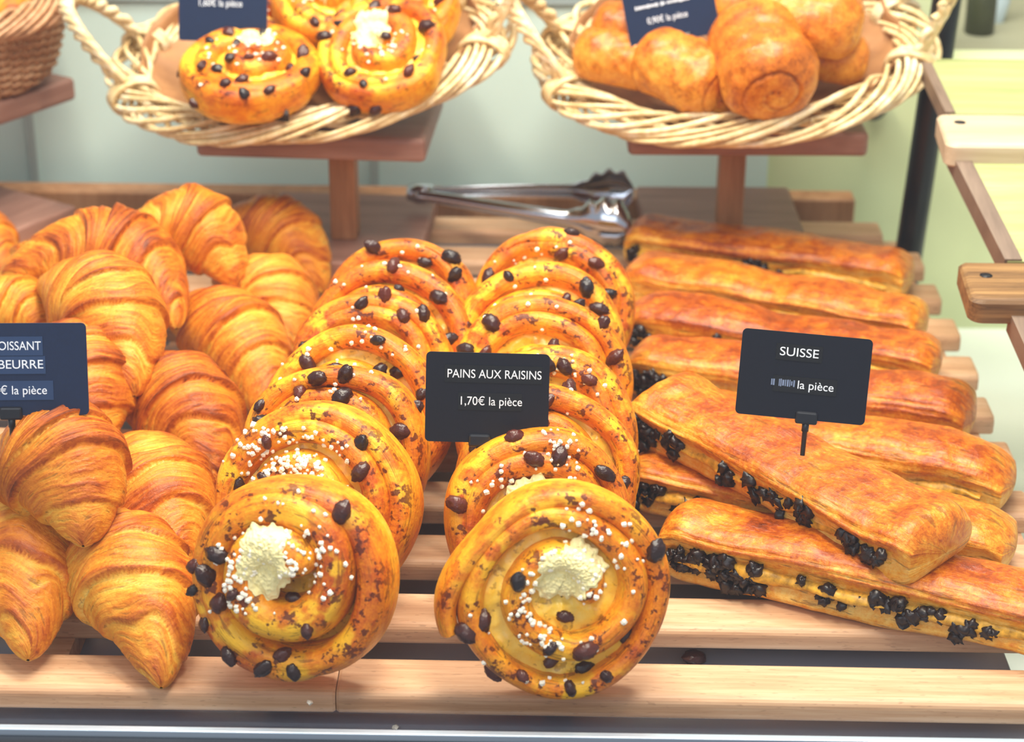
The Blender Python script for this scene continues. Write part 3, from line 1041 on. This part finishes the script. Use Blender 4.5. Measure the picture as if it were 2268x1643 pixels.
def smear(words, y, h, parent, seed, mat):
    """blurred unreadable strokes"""
    rs = random.Random(seed)
    V, F = [], []
    for x0, x1 in words:
        x = x0
        while x < x1:
            w = rs.uniform(.0005, .0011)
            hh = h * rs.uniform(.55, 1.0)
            k = len(V)
            for yy in (-.0012, -.0010):
                V += [(x, yy, y - hh / 2), (x + w, yy, y - hh / 2), (x + w, yy, y + hh / 2), (x, yy, y + hh / 2)]
            F += [(k, k + 1, k + 2, k + 3), (k + 7, k + 6, k + 5, k + 4), (k, k + 4, k + 5, k + 1), (k + 1, k + 5, k + 6, k + 2), (k + 2, k + 6, k + 7, k + 3), (k + 3, k + 7, k + 4, k)]
            x += w + rs.uniform(.0002, .0005)
    return link('lettering', mk_mesh('lettering', V, F, smooth=False), mat, parent)


def sign(M, label, plate=None, w=.0655, h=.0465, pin=.030, clip_x=0.0, pr=.0019):
    root = empty('price_sign', label, 'price sign', M, 'black price signs')
    link('plate', rounded_plate(w, h, .0012, .0025, 'plate'), plate or M_SIGN, root)
    b = -h / 2
    me = bm_mesh('clip', box_bm(clip_x - .0058, clip_x + .0058, -.0024, .0024, b - .0022, b + .0046, .0012, 2))
    cl = link('clip', me, M_CLIP, root)
    tb = Tubes()
    tb.add([(clip_x, 0, b - .001), (clip_x, 0, b - .006), (clip_x, 0, b - .0065), (clip_x, 0, b - pin)], [pr, pr, pr * .72, pr * .68], 10)
    link('pin', tb.mesh('pin'), M_CLIP, root)
    return root


def sign_frame(px, py, d, back=18, roll=0.0, yaw=0.0):
    p = aty(px, py, d)
    M = Matrix.Translation(p) @ Matrix.Rotation(math.radians(yaw), 4, 'Z') @ Matrix.Rotation(math.radians(-back), 4, 'X') @ Matrix.Rotation(math.radians(roll), 4, 'Y')
    return M


s = sign(sign_frame(1079, 881, .935, 16, .8), 'black price sign lettered PAINS AUX RAISINS between the two rows of swirl buns', w=.0645, h=.0475, clip_x=-.0035, pin=.022)
strip(.0510, .0092, .0030, .0127, s, M_STRIP)
strip(.0333, .0092, .0015, -.0018, s, M_STRIP)
text('PAINS AUX RAISINS', .0064, .0035, .0125, s, M_TEXT, width=.0490)
text('1,70€ la pièce', .0064, .0018, -.0018, s, M_TEXT, width=.0320)

s = sign(sign_frame(1780, 834, .938, 16, 2.2, -6), 'black price sign lettered SUISSE stuck in the diagonal chocolate pastry', w=.0672, h=.0452, clip_x=.0035, pin=.019)
strip(.0240, .0085, -.0035, .0123, s, M_STRIP)
strip(.0330, .0085, .0010, -.0045, s, M_STRIP)
text('SUISSE', .0064, -.0035, .0123, s, M_TEXT, width=.0200)
text('la pièce', .0062, .0065, -.0045, s, M_TEXT, width=.0185)
smear([(-.0165, -.0145), (-.0125, -.0045)], -.0040, .0040, s, 3, M_SMEAR)

s = sign(sign_frame(36, 818, .915, 14, .6, 4), 'black price sign lettered CROISSANT in front of the croissant heap, cut by the left edge', M_SIGNB, w=.0720, h=.0478, clip_x=-.0035, pin=.018)
strip(.0420, .0098, -.0070, .0122, s, M_STRIPB)
strip(.0420, .0092, -.0060, .0024, s, M_STRIPB)
strip(.0360, .0100, .0005, -.0108, s, M_STRIPB)
text('CROISSANT', .0064, -.0012, .0122, s, M_TEXT, width=.0285)
text('AU BEURRE', .0064, -.0030, .0026, s, M_TEXT, width=.0340)
text('€ la pièce', .0064, .0035, -.0108, s, M_TEXT, width=.0235)

s = sign(sign_frame(494, 20, 1.405, 14, 1.2), 'dark price sign standing in the left basket of raisin buns', M_SIGNB, w=.0640, h=.0465, clip_x=.006, pin=.022)
text('1,60€ la pièce', .0068, -.002, .0040, s, M_TEXT, width=.0310)
s = sign(sign_frame(1484, 20, 1.40, 14, -12.0), 'dark price sign leaning askew in the right basket of small buns', M_SIGNB, w=.0650, h=.0465, clip_x=.006, pin=.022)
smear([(-.0125, -.0005), (.001, .006)], .0110, .0036, s, 5, M_TEXT)
smear([(-.0245, -.0075), (-.0060, -.0028), (-.0015, .0150)], .0050, .0028, s, 6, M_TEXT)
text('0,90€ la pièce', .0064, -.003, -.0055, s, M_TEXT, width=.0290)

# ------------------------------------------------------------------ basket stands
def stand(label, foot, board_c, bw, bd, zb, bt, base_c, basew, based, rot=0.0, post=.020):
    M = Matrix.Translation((foot[0], foot[1], 0.0005)) @ Matrix.Rotation(rot, 4, 'Z')
    root = empty('basket_stand', label, 'stand', M, 'wooden basket stands')
    inv = M.inverted()
    bc = inv @ Vector((board_c[0], board_c[1], 0))
    sc = inv @ Vector((base_c[0], base_c[1], 0))
    box('base_board', sc.x - basew / 2, sc.x + basew / 2, sc.y - based / 2, sc.y + based / 2, 0, .016, M_STAND, root, .0025)
    box('post', -post / 2, post / 2, -post / 2, post / 2, .016, zb, M_POST, root, .0015)
    box('top_board', bc.x - bw / 2, bc.x + bw / 2, bc.y - bd / 2, bc.y + bd / 2, zb, zb + bt, M_STAND, root, .004)
    return root


ZB, BT = .095, .0185
fl = at(763, 533, .016)
bl = at(698, 357, ZB)
stand('wooden stand under the raisin bun basket, its post behind the croissants', (fl.x, fl.y + .01), (bl.x, bl.y + .065), .168, .13, ZB, BT, (fl.x - .002, fl.y + .03), .128, .15, math.radians(-3))
fr = at(1615, 515, .016)
br = at(1653, 349, ZB)
stand('wooden stand under the basket of small buns, its post behind the chocolate pastries', (fr.x, fr.y + .01), (br.x, br.y + .06), .176, .12, ZB, BT, (fr.x - .004, fr.y + .03), .125, .15, math.radians(1))
# third stand at the left edge, turned
c3 = at(172, 222, ZB)
rot3 = math.radians(58)
ex3, ey3 = Vector((math.cos(rot3), math.sin(rot3), 0)), Vector((-math.sin(rot3), math.cos(rot3), 0))
b3 = c3 - ex3 * .09 + ey3 * .08
f3 = b3 + ey3 * .01
stand('turned wooden stand cut by the left edge, under the leftmost basket', (f3.x, f3.y), (b3.x, b3.y), .18, .16, ZB, BT,
      (at(40, 470, .016).x - .055, at(40, 470, .016).y), .13, .15, rot3)


# ------------------------------------------------------------------ wicker baskets
def basket(label, M, a, b, depth, ab, bb, group, seed=0, mat=M_WICK, handles=((PI, 1), (0, 1)), rimr=.0105):
    root = empty('wicker_basket', label, 'basket', M, group)
    rs = random.Random(seed)
    # rim: strands twisting round an oval core
    tb = Tubes()
    n = 420
    th = np.linspace(0, 2 * PI, n, endpoint=False)
    NS = 9
    for i in range(NS):
        ph = 2 * PI * i / NS
        tw = 4 * th + ph + .35 * np.sin(3 * th + i)
        rr = rimr * (1.0 + .12 * np.sin(4 * th + i * 2))
        off = rr * 1.45 * np.cos(tw)
        up_ = rr * .75 * np.sin(tw)
        nx, ny = np.cos(th) / a, np.sin(th) / b
        ln = np.sqrt(nx ** 2 + ny ** 2)
        P = np.stack([a * np.cos(th) + nx / ln * off, b * np.sin(th) + ny / ln * off, up_], 1)
        tb.add(P, .0021 * rs.uniform(.8, 1.2), 8, True)
    link('woven_rim', tb.mesh('woven_rim'), mat, root)
    # wall: stakes and weavers
    tw_ = Tubes()
    ns, rows = 44, max(5, int(depth / .0034))
    for k in range(ns):
        t = 2 * PI * (k + .5) / ns
        q = np.linspace(0, 1, 12)
        A_ = ab + (a - ab) * q ** .8
        B_ = bb + (b - bb) * q ** .8
        tw_.add(np.stack([A_ * np.cos(t), B_ * np.sin(t), -depth + depth * q], 1), .0017, 6)
    th = np.linspace(0, 2 * PI, ns * 5, endpoint=False)
    for j in range(rows):
        q = (j + .5) / rows
        A_, B_ = ab + (a - ab) * q ** .8, bb + (b - bb) * q ** .8
        o_ = .0021 * np.sin(ns / 2 * th + (j % 2) * PI)
        tw_.add(np.stack([(A_ + o_) * np.cos(th), (B_ + o_) * np.sin(th), np.full_like(th, -depth + depth * q)], 1), .0017, 6, True)
    link('woven_wall', tw_.mesh('woven_wall'), mat, root)
    tb2 = Tubes()
    for j in range(9):
        f = (j + .6) / 9
        th = np.linspace(0, 2 * PI, 120, endpoint=False)
        o_ = .001 * np.sin(12 * th + j * PI)
        tb2.add(np.stack([ab * f * np.cos(th), bb * f * np.sin(th), -depth + o_], 1), .0026, 6, True)
    for j in range(12):
        t = PI * j / 12
        tb2.add([(-ab * math.cos(t), -bb * math.sin(t), -depth), (ab * math.cos(t), bb * math.sin(t), -depth)], .0018, 6)
    link('woven_base', tb2.mesh('woven_base'), mat, root)
    # twisted handles
    for ang, sgn in handles:
        hb_ = Tubes()
        q = np.linspace(0, 1, 80)
        spread = .36
        aa = ang + (q - .5) * 2 * spread
        lift = np.sin(q * PI) ** .7
        px, py = (a + .030 * lift) * np.cos(aa), (b + .030 * lift) * np.sin(aa)
        pz = .062 * lift + .002
        for i in range(3):
            ph = 2 * PI * i / 3
            tw = q * 2 * PI * 6 + ph
            hb_.add(np.stack([px + .0035 * np.cos(tw) * np.cos(ang), py + .0035 * np.cos(tw) * .4, pz + .0035 * np.sin(tw)], 1), .0032, 8)
        # lashings round the rim
        for e in (0, -1):
            qq = np.linspace(0, 2 * PI, 60)
            c = ang + (-spread if e == 0 else spread)
            for w in range(3):
                cc = c + (w - 1) * .035
                ex, ey = a * math.cos(cc), b * math.sin(cc)
                nx, ny = math.cos(cc), math.sin(cc)
                hb_.add(np.stack([ex + nx * rimr * 1.65 * np.cos(qq), ey + ny * rimr * 1.65 * np.cos(qq), rimr * 1.2 * np.sin(qq)], 1), .0022, 6)
        link('handle', hb_.mesh('handle'), mat, root)
    return root


def basket_frame(px, y, z, tilt, roll, yaw=0):
    d = ray(px, 150)
    x = CAM.x + d.x / d.y * (y - CAM.y)
    return Matrix.Translation((x, y, z)) @ Matrix.Rotation(math.radians(yaw), 4, 'Z') @ Matrix.Rotation(math.radians(roll), 4, 'Y') @ Matrix.Rotation(math.radians(tilt), 4, 'X')


def liner(label, M, a, b, depth, ab, bb, seed, back=.03):
    na, nr = 160, 26
    th = np.arange(na) / na * 2 * PI
    Vs = []
    for i in range(nr + 1):
        q = i / nr
        for j, t in enumerate(th):
            if q < .5:
                A_, B_, z = ab * .95 * q / .5, bb * .95 * q / .5, -depth + .0035
            else:
                k = (q - .5) / .5
                ext = 1.0 + .30 * max(0, math.sin(t)) + .10 * math.cos(2 * t)
                kk = k * ext
                A_, B_ = ab * .95 + (a * .93 - ab * .95) * min(kk, 1) ** .9, bb * .95 + (b * .93 - bb * .95) * min(kk, 1) ** .9
                z = -depth + .0035 + (depth - .002) * min(kk, 1) * .92 + max(0, kk - 1) * back * 3
            Vs.append((A_ * math.cos(t), B_ * math.sin(t), z))
    V = np.array(Vs)
    amp = np.repeat(np.linspace(0, 1, nr + 1) ** 1.5, na)
    n1 = fbm(V[:, 0] * 28, V[:, 1] * 28, V[:, 2] * 28, seed, 3)
    V[:, 2] += .006 * amp * n1 + .001 * n1
    rad = np.linalg.norm(V[:, :2], axis=1)[:, None] + 1e-9
    V[:, :2] -= V[:, :2] / rad * (.006 * amp * np.abs(vnoise(V[:, 0] * 40, V[:, 1] * 40, V[:, 2] * 30, seed + 2)))[:, None]
    me = mk_mesh('kraft_paper', V, grid_faces(nr + 1, na))
    o = link('kraft_paper', me, M_KRAFT)
    o.matrix_world = M
    so = o.modifiers.new('thickness', 'SOLIDIFY')
    so.thickness = .0006
    return tag(o, label, 'paper', 'brown papers lining the baskets')


BG = 'wicker baskets on the wooden stands'
YL = 1.452
MBL = basket_frame(690, YL, .157, 15, -8.0)
basket('oval wicker basket holding raisin buns, in the middle of the upper row', MBL, .140, .108, .024, .092, .062, BG, 1)
liner('brown kraft paper lining the basket of raisin buns', MBL, .140, .108, .024, .092, .062, 3)
MBR = basket_frame(1624, YL - .002, .157, 15, -5)
basket('oval wicker basket holding small glazed buns, right of the other baskets', MBR, .134, .106, .024, .090, .062, BG, 2)
liner('brown kraft paper lining the basket of small glazed buns', MBR, .134, .106, .024, .090, .062, 8)
MB3 = basket_frame(-88, 1.49, .184, 9, -4)
basket('smaller browner wicker basket cut by the left edge, weave of its wall visible', MB3, .088, .084, .064, .064, .060, BG, 3, M_WICKD, handles=())
o = link('golden_pastry', croissant_mesh(911, .085, .026, .008, nt=160, nu=64), M_CROI)
o.matrix_world = Matrix.Translation((MB3.translation.x + .030, MB3.translation.y - .004, .172)) @ Matrix.Rotation(-.5, 4, 'Z')
tag(o, 'golden pastry seen over the rim of the leftmost basket', 'pastry')

# pastries in the left basket
BB = 'raisin buns in the left basket'


def bun_in(px, py, z, tilt, R, seed, lab, **kw):
    c = at(px, py, z)
    tl = math.radians(tilt)
    n = Vector((kw.pop('nx', 0.0), -math.cos(tl), math.sin(tl)))
    return swirl_bun('raisin_swirl_bun', disc_frame(c, n, kw.pop('spin', 0)), seed, lab, BB, R=R, hb=.013, arc=(0, 6.28), **kw)


bun_in(556, 170, .158, 74, .050, 71, 'bun with many black raisins at the front left of the left basket', n_rais=16, rim=5, crust=(.05, .3, .25), n_sug=40, pitch=.022, a0=.0085, inner=1.2, dome=.012)
bun_in(846, 128, .170, 58, .049, 74, 'sugared bun leaning on the right side of the left basket', nx=-.15, n_rais=10, rim=3, crust=(-.1, .2, .32), n_sug=40, inner=1.2)
bun_in(884, 36, .188, 56, .046, 77, 'bun behind the sugared one at the back right of the left basket', nx=-.15, n_rais=9, n_sug=20)
bun_in(612, 30, .176, 66, .046, 80, 'bun half hidden behind the dark sign in the left basket', n_rais=8, n_sug=30)
bun_in(728, 18, .190, 60, .040, 83, 'pale topped bun at the back middle of the left basket', n_rais=6, crust=(0, .2, .5), n_sug=30)


def paperstrip():
    p0, p1 = at(470, 235, .142), at(640, 262, .140)
    n = 40
    V = []
    for i in range(n + 1):
        q = i / n
        p = p0.lerp(p1, q)
        z = .0035 * math.sin(q * 9 + .5) + .004 * q
        for k, (dz, dy) in enumerate(((.0, 0), (.011 * math.sin(PI * min(1, q * 1.1)) + .002, -.001))):
            V.append((p.x, p.y + dy, p.z + dz * (1 if k else 0) + (z if k else -.003)))
        V.append((p.x, p.y + .0012, p.z + .004))
    V = np.array(V)
    return mk_mesh('paper_case', V, grid_faces(n + 1, 3))


o = link('paper_case', paperstrip(), M_DARKCASE)
tag(o, 'dark wavy paper edge in front of the raisin covered bun in the left basket', 'paper case')


# small glazed buns of the right basket
def rolled_mesh(seed, L, Wd, Hd, nt=110, nu=64):
    """short rolled pastry with a spiral on each end"""
    tt = np.linspace(-1, 1, nt)
    u = np.arange(nu) / nu * 2 * PI
    T, U = np.meshgrid(tt, u, indexing='ij')
    cap = np.clip((np.abs(T) - .30) / .70, 0, 1)
    rr = np.cos(cap * PI / 2) ** .72
    rr = np.maximum(rr, .002)
    x = np.sign(T) * (np.clip(np.abs(T) / .30, 0, 1) * (L * .22) + L * .28 * np.sin(cap * PI / 2))
    grv = np.abs(np.sin(PI * (rr * 2.3 - U / (2 * PI))))
    x = x - np.sign(T) * .0022 * sstep(.35, 0.0, grv) * sstep(.35, .7, cap)
    lump = 1 + .07 * fbm(T * 3, np.cos(U) * 1.5, np.sin(U) * 1.5, seed, 3) + .03 * vnoise(T * 8 + np.sin(U * 3), U * 4, 0, seed + 3)
    Y = Wd / 2 * rr * np.cos(U) * lump
    Z = Hd / 2 * rr * np.sin(U) * lump
    Z = np.where(Z < -.36 * Hd, -.36 * Hd, Z)
    top = np.clip(np.sin(U) * .5 + .5, 0, 1)
    bake = np.clip(.38 + .30 * top + .22 * fbm(x * 40, Y * 40, Z * 40, seed + 5, 2) + .16 * sstep(.3, 0, grv) * sstep(.35, .7, cap), .05, 1)
    z0 = np.zeros_like(bake)
    return mk_mesh('small_bun', np.stack([x, Y, Z], -1).reshape(-1, 3), grid_faces(nt, nu), {'bake': np.stack([bake, z0 + .7, z0, np.ones_like(bake)], -1).reshape(-1, 4)})


BN = 'small glazed buns in the right basket'


def small_bun(px, py, z, rot, L, W, H, seed, lab, pitch=0, darker=0):
    c = at(px, py, z)
    me = rolled_mesh(seed, L, W, H)
    o = link('small_bun', me, M_BUN)
    o.matrix_world = Matrix.Translation(c) @ Matrix.Rotation(math.radians(rot), 4, 'Z') @ Matrix.Rotation(math.radians(pitch), 4, 'Y')
    return tag(o, lab, 'bun', BN)


small_bun(1688, 132, .175, -78, .085, .070, .068, 21, 'big glossy round bun with a spiral end, front middle of the right basket', 22)
small_bun(1512, 160, .160, -38, .074, .056, .052, 24, 'rounded bun just under the askew sign in the right basket', 12)
small_bun(1580, 185, .150, -82, .060, .038, .036, 25, 'small bun wedged between the two front buns of the right basket', 10)
small_bun(1375, 130, .162, -20, .070, .046, .044, 27, 'plump bun at the left end of the right basket', 5)
small_bun(1400, 70, .178, -15, .060, .046, .044, 28, 'bun behind the askew sign at the left back of the right basket')
small_bun(1775, 32, .195, -8, .090, .086, .056, 31, 'large pale bun on top at the back of the right basket', 10)
small_bun(1640, 20, .185, -20, .080, .050, .050, 32, 'bun behind the round one, touching the askew sign')
small_bun(1815, 120, .165, -10, .072, .046, .042, 34, 'dark brown shiny bun at the right end of the right basket', 8)

# ------------------------------------------------------------------ tongs
def tongs():
    z = .020
    p0 = at(925, 428, z + .012)
    p1 = at(1400, 462, z + .006)
    M = frame(p0, p1 - p0)
    root = empty('serving_tongs', 'shiny steel serving tongs with scalloped ends lying behind the raisin buns', 'tongs', M)
    L = (p1 - p0).length
    for sgn in (1, -1):
        n = 60
        q = np.linspace(0, 1, n)
        k = 13
        a = np.linspace(-1, 1, k)
        Q, A_ = np.meshgrid(q, a, indexing='ij')
        wv = .0065 + .004 * Q + .020 * sstep(.70, .88, Q)
        wv = wv * np.sqrt(np.clip(1 - ((Q - .9) / .1).clip(0, 1) ** 2.5, .02, 1))
        X = Q * L
        sp = sgn * (.004 + .030 * np.sin(Q * PI * .52) ** 1.3)
        dep = (.005 + .007 * sstep(.7, .9, Q)) * (1 - A_ ** 2)
        sc = .0022 * np.sin(Q * 95) * sstep(.72, .8, Q) * (np.abs(A_) ** 3)
        Y = sp + sgn * dep
        Z = wv * A_ * .62 + sc * np.sign(A_)
        V = np.stack([X, Y, Z], -1).reshape(-1, 3)
        o = link('arm', mk_mesh('arm', V, grid_faces(n, k, False)), M_STEEL, root)
        so = o.modifiers.new('thickness', 'SOLIDIFY')
        so.thickness = .0011
    tb = Tubes()
    tb.add([(-.008, 0, 0), (.0, 0, 0), (.012, 0, 0)], [.006, .0085, .008], 12)
    link('hinge', tb.mesh('hinge'), M_STEEL, root)


tongs()

# ------------------------------------------------------------------ loose crumbs
o = link('raisin', RAIS[0])
o.location = at(1538, 1455, TRAY_Z + .004)
o.rotation_euler = (0, .2, .4)
o.scale = (1.2, 1.15, 1.0)
tag(o, 'single dropped raisin in the gap behind the first slat', 'raisin')
o = link('sugar_pearl', sugar_mesh([(0, 0, 0)], 5, .0016))
o.location = at(686, 1556, .0012)
tag(o, 'single white sugar pearl on the front slat left of the joint', 'sugar pearl')
o = link('sugar_pearl', sugar_mesh([(0, 0, 0)], 6, .0016))
o.location = at(876, 1611, TRAY_Z + .0015)
tag(o, 'single sugar pearl fallen on the grey tray in front of the slats', 'sugar pearl')

# ------------------------------------------------------------------ right hand side: pole and tiered shelf
pp = at(2012, 585, -.02)
tb = Tubes()
xp, yp = aty(2050, 330, 1.47).x, 1.47
tb.add([(xp - .012, yp, BASE_Z), (xp - .002, yp, .05), (xp + .010, yp, .30), (xp + .016, yp, .5)], .0110, 20)
tag(link('support_pole', tb.mesh('support_pole'), M_POLE), 'black upright metal pole behind the right end of the slats', 'pole')

sh = empty('tiered_shelf', 'stepped wooden display shelf at the right edge with drilled ledge boards', 'shelf', Matrix.Translation((0, 0, 0)))


def ledge(a, d, thick, x1, mat, parent, hole):
    """board whose left end runs from back corner a to front corner d"""
    n = Vector((0, 0, 1))
    e = (d - a)
    nb = 14
    # outline with a rounded front left corner
    r = .008
    P = [(x1, a.y), (a.x + .003, a.y), (a.x, a.y - .003)]
    cxr, cyr = d.x + r, d.y + r
    P += [(cxr - r * math.cos(t), cyr - r * math.sin(t)) for t in np.linspace(.15, PI / 2, 7)]
    P += [(x1, d.y)]
    top, b = a.z, .0028
    V = []
    cen = Vector((sum(p[0] for p in P) / len(P), sum(p[1] for p in P) / len(P)))
    for z, ins in ((top - thick, b * .6), (top - thick + b * .6, 0), (top - b, 0), (top - b * .3, b * .5), (top, b * 1.4)):
        for p in P:
            dx, dy = cen.x - p[0], cen.y - p[1]
            V.append((p[0] + (ins if dx > 0 and p[0] < x1 else 0), p[1] + math.copysign(ins, dy), z))
    m_ = len(P)
    F = grid_faces(5, m_).tolist() + [list(range(m_))[::-1], [4 * m_ + j for j in range(m_)]]
    o = link('ledge_board', mk_mesh('ledge_board', V, F, smooth=False), mat, parent)
    cyl = Tubes()
    # drilled hole, not cut: black disc on the board paints its shaded inside
    hx, hy = hole.x, hole.y
    V, F = [], []
    for rr, z in ((.0036, top + .0003), (.0040, top + .0002), (.0033, top - .0), (.0033, top + .00005), (.0001, top + .00005)):
        for j in range(20):
            t = j / 20 * 2 * PI
            V.append((hx + rr * math.cos(t), hy + rr * math.sin(t), z))
    link('hole', mk_mesh('hole', V, grid_faces(5, 20)), M_BLACK, o)
    return o


zb1, zb2 = .152, .108
x1 = .62
a1, d1 = at(2074, 250, zb1), at(2098, 318, zb1)
ledge(a1, d1, .017, x1, M_CREAMW, sh, at(2126, 271, zb1))
a2, d2 = at(2122, 577, zb2), at(2152, 664, zb2)
ledge(a2, d2, .016, x1, M_OAK, sh, at(2184, 610, zb2))
# sloped panels between the ledges and their side rail
q0, q1 = aty(2048, 130, a1.y + .09), aty(2106, 252, a1.y + .001)


def slab(name, p, q, x1, mat, parent, th=.008, w=None):
    """sloped board from edge point p (upper) to q (lower), running right to x1 (or width w)"""
    xa, xb = (x1, x1) if w is None else (p.x + w, q.x + w)
    n = Vector((0, -(p.z - q.z), (p.y - q.y))).normalized() * th
    n = Vector((0, n.y, n.z)) if n.z > 0 else -n
    V = [p, q, Vector((xb, q.y, q.z)), Vector((xa, p.y, p.z))]
    V = [tuple(v) for v in V] + [tuple(v - n) for v in V]
    F = [(0, 1, 2, 3), (7, 6, 5, 4), (0, 4, 5, 1), (1, 5, 6, 2), (2, 6, 7, 3), (3, 7, 4, 0)]
    return link(name, mk_mesh(name, V, F, smooth=False), mat, parent)


q2, q3 = aty(2110, 336, d1.y + .012), aty(2232, 579, a2.y + .001)
slab('shelf_panel', q0, q1, x1, M_PALE, sh)
slab('shelf_panel', q2, q3, x1, M_PALE, sh)
up = Vector((0, 0, .0015))
slab('side_rail', q0 + up + Vector((-.004, 0, 0)), q1 + up + Vector((-.004, 0, 0)), 0, M_RAIL, sh, .012, .007)
slab('side_rail', q2 + up + Vector((-.002, 0, 0)), q3 + up + Vector((-.002, 0, 0)), 0, M_RAIL, sh, .014, .011)
q4 = aty(2236, 690, d2.y + .004)
q5 = aty(2330, 900, d2.y - .085)
slab('side_rail', q4, q5, 0, M_RAIL, sh, .014, .011)
box('leg', x1 - .03, x1, q0.y - .03, q0.y, BASE_Z, q0.z - .008, M_RAIL, sh)
box('leg', x1 - .03, x1, a2.y - .03, a2.y, BASE_Z, zb2 - .016, M_RAIL, sh)

# things far behind at the upper right
CZ = .100
bc = aty(2165, 100, 1.72)
tb = Tubes()
tb.add([(bc.x, 1.72, z) for z in (CZ, CZ + .002, CZ + .030, CZ + .040, CZ + .046, CZ + .062, CZ + .064)], [.012, .013, .013, .010, .005, .005, .005], 20)
tag(link('bottle', tb.mesh('bottle'), plain('bottle_green', lin(58, 60, 40), 0.4)), 'blurred little dark green bottle behind the tiered shelf at the upper right', 'bottle')
pc = aty(2205, 0, 1.76)
tb = Tubes()
tb.add([(pc.x + .006, 1.76, pc.z + .14), (pc.x + .004, 1.76, pc.z + .05), (pc.x + .002, 1.76, pc.z), (pc.x, 1.76, pc.z - .022), (pc.x - .001, 1.76, pc.z - .031)], [.008, .012, .011, .008, .002], 14)
tag(link('cloth', tb.mesh('cloth'), plain('white_cloth', lin(206, 222, 232), 0.7)), 'white cloth hanging to a point beside the dark bottle', 'cloth')
pk = aty(1936, 232, WALL_Y - .01)
me = lump_mesh('wall_knob', 5, .012, .012, .014, 0.02)
o = link('wall_knob', me, plain('knob_black', lin(30, 34, 34), 0.4))
o.location = (pk.x, WALL_Y - .008, pk.z)
tag(o, 'small dark knob on the green wall under the rim of the right basket', 'knob')
